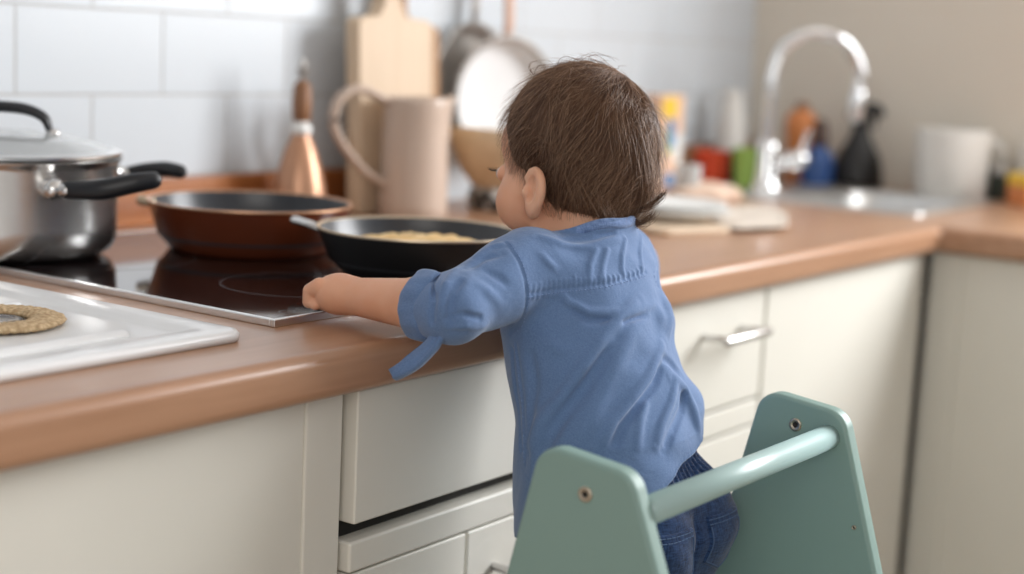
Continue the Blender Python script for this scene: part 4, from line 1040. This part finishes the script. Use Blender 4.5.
for s in (-1, 1):
    c = 1.180+s*.042
    bm = on_fn(jeans_fn, [(c-.024, .752), (c+.024, .752), (c+.026, .712), (c, .700), (c-.026, .712)], .0022); pk_ = link('back_pocket', mesh_of(bm), M['jeans'], jeans, smooth=True)
    bm = bmesh.new()
    for (x0, z0), (x1, z1) in (((-.024, .750), (.024, .750)), ((-.024, .746), (.024, .746)), ((-.023, .744), (-.025, .713)), ((.023, .744), (.025, .713)), ((-.025, .713), (0, .702)), ((0, .702), (.025, .713))):
        n_ = 9; P = np.array([[c+x0+(x1-x0)*k/n_, .60, z0+(z1-z0)*k/n_] for k in range(n_+1)])
        for _ in range(60): P[:, 1] += np.clip(jeans_fn(P), -.01, .01)*.8
        P[:, 1] -= .0026
        for a_, b_ in zip(P, P[1:]): tube(bm, [Vector(a_), Vector(a_).lerp(Vector(b_), .72)], .0005, n=6, sub=1)
    link('stitching', mesh_of(bm), M['denim_thread'], pk_, smooth=True)

# ------------------------------------------------ hair
def scalp(P):
    d = ell(P, HC+(0, -.006, .006), (.0600, .0695, .0645))
    d = smin(d, ell(P, HC+(0, -.026, -.034), (.047, .042, .038)), .022)
    return d
def hair_region(P):
    q = P-HC; x = np.abs(q[:, 0]); y = q[:, 1]; z = q[:, 2]
    line = np.interp(z, [-.075, -.058, -.048, -.034, -.028, -.008, .02, .07], [-.018, -.014, -.012, .002, .026, .042, .044, .048])
    return line-y        # >0 inside hair
V, Q = surface(lambda P: scalp(P)-.001, HC-.1, HC+.1, .0028)
C_ = V[Q].mean(1); low = -.074+.008*np.sin(C_[:, 0]*160)
me = np_mesh('hair', V, Q, (hair_region(C_) > .003) & (C_[:, 2]-HC[2] > low))
hair = link('hair', me, M['cap'], person, smooth=True)
wh = np.array([.012, -.040, .055]); wh = HC+wh
def normal(P): g = grad(scalp, P, .002); return g/np.linalg.norm(g, axis=1)[:, None]
def grow(root, L, nseg, lift0, lift1, jit, seed, flick=None, droop=1.0):
    r_ = np.random.default_rng(seed); P = root.copy(); n = len(P); out = []
    ph = r_.uniform(0, 6.28, (n, 3)); clump = np.sin(root@np.array([[90., 40, 20], [30, 110, -40], [55, -60, 95]])+[0, 1, 2])+.7*np.sin(root@np.array([[290., 140, 60], [130, 310, -140], [155, -160, 295]])+[2, 0, 1])
    d_prev = None
    for k in range(nseg+1):
        t = k/nseg; N_ = normal(P); f = scalp(P)
        lf = lift0+(lift1-lift0)*t**1.5
        P = P+N_*(lf-f)[:, None]*(.9 if k else 1)
        out.append(P.copy())
        v = P-wh; v -= (v*N_).sum(1)[:, None]*N_; dist = np.linalg.norm(v, axis=1)[:, None]+1e-6; v /= dist
        sw = np.cross(N_, v); down = np.array([0., -.10, -1.]) - (N_@np.array([0., -.10, -1.]))[:, None]*N_
        near = np.exp(-(dist/.035)**2)
        front = np.clip((P[:, 1]-HC[1]-.0)/.05, 0, 1)[:, None]
        dirv = v*(1.0-.25*t)+sw*near*.9+down*(.35+.75*t)*droop+jit*clump*.8+jit*r_.normal(0, .35, (n, 3))
        dirv = dirv + front*np.array([0, .15, -.5])
        dirv -= (dirv*N_).sum(1)[:, None]*N_
        if flick is not None:
            dirv = dirv+N_*flick[0]*t**2*np.clip(-(P[:, 2]-HC[2]+.040)/.02, 0, 1)[:, None]
        dirv /= np.linalg.norm(dirv, axis=1)[:, None]+1e-9
        if d_prev is not None: dirv = .45*dirv+.55*d_prev; dirv /= np.linalg.norm(dirv, axis=1)[:, None]
        d_prev = dirv; P = P+dirv*(L/nseg)[:, None]
    return np.stack(out, 1)
def strands_mesh(name, S, w0, w1, m, parent, tint):
    n, k, _ = S.shape
    T = np.gradient(S, axis=1); T /= np.linalg.norm(T, axis=2)[..., None]+1e-9
    ref = np.array([.31, .52, .79]); A = np.cross(T, ref); A /= np.linalg.norm(A, axis=2)[..., None]+1e-9; B = np.cross(T, A)
    t = np.linspace(0, 1, k)[None, :, None]; W = (w0*(1-t)**.7+w1)
    W = W*rng.uniform(.7, 1.3, (n, 1, 1))
    ang = [0, 2.094, 4.188]
    V = np.stack([S+(A*math.cos(a)+B*math.sin(a))*W for a in ang], 2).reshape(-1, 3)
    i = np.arange(n)[:, None, None]*k*3; j = np.arange(k-1)[None, :, None]*3; s = np.arange(3)[None, None, :]
    a = i+j+s; b = i+j+(s+1) % 3
    Q = np.stack([a, b, b+3, a+3], -1).reshape(-1, 4)
    me = np_mesh(name, V, Q)
    at = me.attributes.new('tint', 'FLOAT', 'POINT')
    if len(me.vertices) == len(V): at.data.foreach_set('value', np.repeat(tint, k*3).astype(np.float32))
    return link(name, me, m, parent, smooth=True)
def roots(n, seed):
    r_ = np.random.default_rng(seed); D = r_.normal(size=(n*3, 3)); D /= np.linalg.norm(D, axis=1)[:, None]
    P = HC+(0, -.008, -.006)+D*.06
    for _ in range(5): g = normal(P); P = P-g*scalp(P)[:, None]
    ok = (hair_region(P) > .002) & (P[:, 2]-HC[2] > -.066)
    return P[ok][:n]
NS = 17000
R0 = roots(NS, 3); n = len(R0)
L = np.random.default_rng(5).uniform(.032, .062, n); L *= np.where(R0[:, 2] < HC[2]-.03, np.random.default_rng(6).uniform(.35, .95, n), 1.0)
# near the ears and the face edge strands are short
edge = hair_region(R0); L *= np.clip(.45+edge/.05, .45, 1)
lift1 = .0030+.0045*np.clip((HC[2]-.02-R0[:, 2])/.04, 0, 1)
S = grow(R0, L, 10, .0008, lift1, .35, 11, flick=(.9,), droop=1.0)
g1 = np.random.default_rng(8); tint = np.clip(.42+.28*np.clip((R0-HC)@np.array([10., -5, 0]), -1, 1)+.22*np.sin(R0[:, 0]*130+R0[:, 2]*40)*np.sin(R0[:, 1]*90)+g1.normal(0, .16, n)+.25*np.clip((HC[2]-.03-R0[:, 2])/.04, 0, 1), 0, 1)  # light from the right painted into the strand tint, over random tone
strands_mesh('hair_strands', S, .00030, .00006, M['hair'], hair, tint)
# wispy flyaway hairs on the crown and round the nape
R1 = roots(2600, 21); n = len(R1); k1 = np.random.default_rng(22)
S = grow(R1, k1.uniform(.03, .06, n), 10, .001, .010+.004*k1.uniform(0, 1, n), .8, 23, flick=(1.5,), droop=.7)
strands_mesh('flyaway_hair', S, .00016, .00004, M['hair'], hair, np.clip(k1.normal(.7, .2, n), 0, 1))
def curl(base, dirs, n, spread, seed, w=.00022):
    r_ = np.random.default_rng(seed); out = []
    for _ in range(n):
        j = r_.normal(0, spread, 3); pts = [Vector(base)+Vector(j)*.9]
        for q in dirs: pts.append(pts[-1]+Vector(q)*r_.uniform(.85, 1.15)+Vector(r_.normal(0, spread*.35, 3)))
        out.append([tuple(p) for p in catmull(pts, 4)])
    return np.array(out)
H = HC
def rd(l, u, f=0): return tuple(Rt*l+Vector((0, 0, u))+F*f)
# flick of hair standing out to the right at the nape
fb = tuple(Vector(H)+Rt*.047+Vector((0, 0, -.054))-F*.030)
S = np.concatenate([curl(fb, [rd(.008, -.001), rd(.010, .003), rd(.009, .007), rd(.004, .006)], 60, .0014, 31), curl(tuple(Vector(fb)+Vector((0, 0, -.006))-Rt*.008), [rd(.010, -.006), rd(.010, -.001), rd(.008, .005), rd(.003, .005)], 50, .0018, 33)])
strands_mesh('hair_flick', S, .00028, .00006, M['hair'], hair, np.clip(rng.normal(.25, .2, len(S)), 0, 1))
# loose hairs arching over the crown
ctop = Vector(H)+Vector((0, 0, .0665))
S = np.concatenate([curl(tuple(ctop-Rt*.020-Vector((0,0,.004))), [rd(.002, .006), rd(.008, .003), rd(.009, -.002), rd(.006, -.003)], 8, .0040, 41), curl(tuple(ctop-Rt*.004), [rd(.003, .006), rd(.010, .003), rd(.012, -.002), rd(.007, -.004)], 9, .0035, 42), curl(tuple(ctop-Rt*.040-Vector((0, 0, .006))), [rd(-.002, .005), rd(.004, .005), rd(.008, .001), rd(.006, -.003)], 6, .0040, 43)])
strands_mesh('crown_wisps', S, .00020, .00005, M['hair'], hair, np.clip(rng.normal(.35, .2, len(S)), 0, 1))

# ---------------------------------------------------------------- light, camera
def area(name, loc, target, size, size_y, power, col=(1, 1, 1)):
    l = bpy.data.lights.new(name, 'AREA'); l.shape = 'RECTANGLE'; l.size = size; l.size_y = size_y; l.energy = power; l.color = col
    o = bpy.data.objects.new(name, l); COL.objects.link(o); o.location = loc
    o.rotation_euler = (Vector(target)-Vector(loc)).to_track_quat('-Z', 'Y').to_euler(); return o
# daylight coming in through window_1 in the side wall
area('window_daylight', (XS+.14, (WY0+WY1)/2, (WZ0+WZ1)/2+.02), (XS-1, (WY0+WY1)/2+.35, 1.35), 1.4, 1.05, 90, (.97, .985, 1.0))
# added fill lamp, behind the camera to the left, brightening surfaces that face left
area('room_fill', (-1.5, -.9, 1.75), (2.4, .2, .6), 1.9, 1.4, 24, (1.0, .955, .90))
w = bpy.data.worlds.new('World'); scn.world = w; w.use_nodes = True
w.node_tree.nodes['Background'].inputs['Color'].default_value = (.92, .96, 1.0, 1); w.node_tree.nodes['Background'].inputs['Strength'].default_value = .36

cam = bpy.data.cameras.new('camera'); co = bpy.data.objects.new('camera', cam); COL.objects.link(co); scn.camera = co
cam.sensor_width = 36; cam.lens = 1600/1024*36; cam.clip_start = .05
pit, yaw, rol = (math.radians(a) for a in (8.803, 54.767, 2.806))
fw = Vector((math.cos(pit)*math.sin(yaw), math.cos(pit)*math.cos(yaw), -math.sin(pit)))
r = fw.cross(Vector((0, 0, 1))).normalized(); u = r.cross(fw)
r2 = r*math.cos(rol)+u*math.sin(rol); u2 = -r*math.sin(rol)+u*math.cos(rol)
mw = Matrix((r2, u2, -fw)).transposed().to_4x4(); mw.translation = (0, 0, 1.153); co.matrix_world = mw
cam.dof.use_dof = True; cam.dof.focus_distance = 1.36; cam.dof.aperture_fstop = 2.4

# put every empty at the base of its thing (children keep their place)
bpy.context.view_layer.update()
for o in [o for o in COL.objects if o.type == 'EMPTY']:
    lo = Vector((1e9,)*3); hi = Vector((-1e9,)*3)
    for c in o.children_recursive:
        if c.type == 'MESH':
            for v in c.data.vertices:
                for i in range(3): lo[i] = min(lo[i], v.co[i]); hi[i] = max(hi[i], v.co[i])
    b = Vector(((lo.x+hi.x)/2, (lo.y+hi.y)/2, lo.z)); o.location = b
    for c in o.children: c.location = -b

scn.view_settings.view_transform = 'Standard'; scn.view_settings.look = 'None'; scn.view_settings.gamma = 1
scn.view_settings.use_curve_mapping = False; scn.view_settings.exposure = 0.1
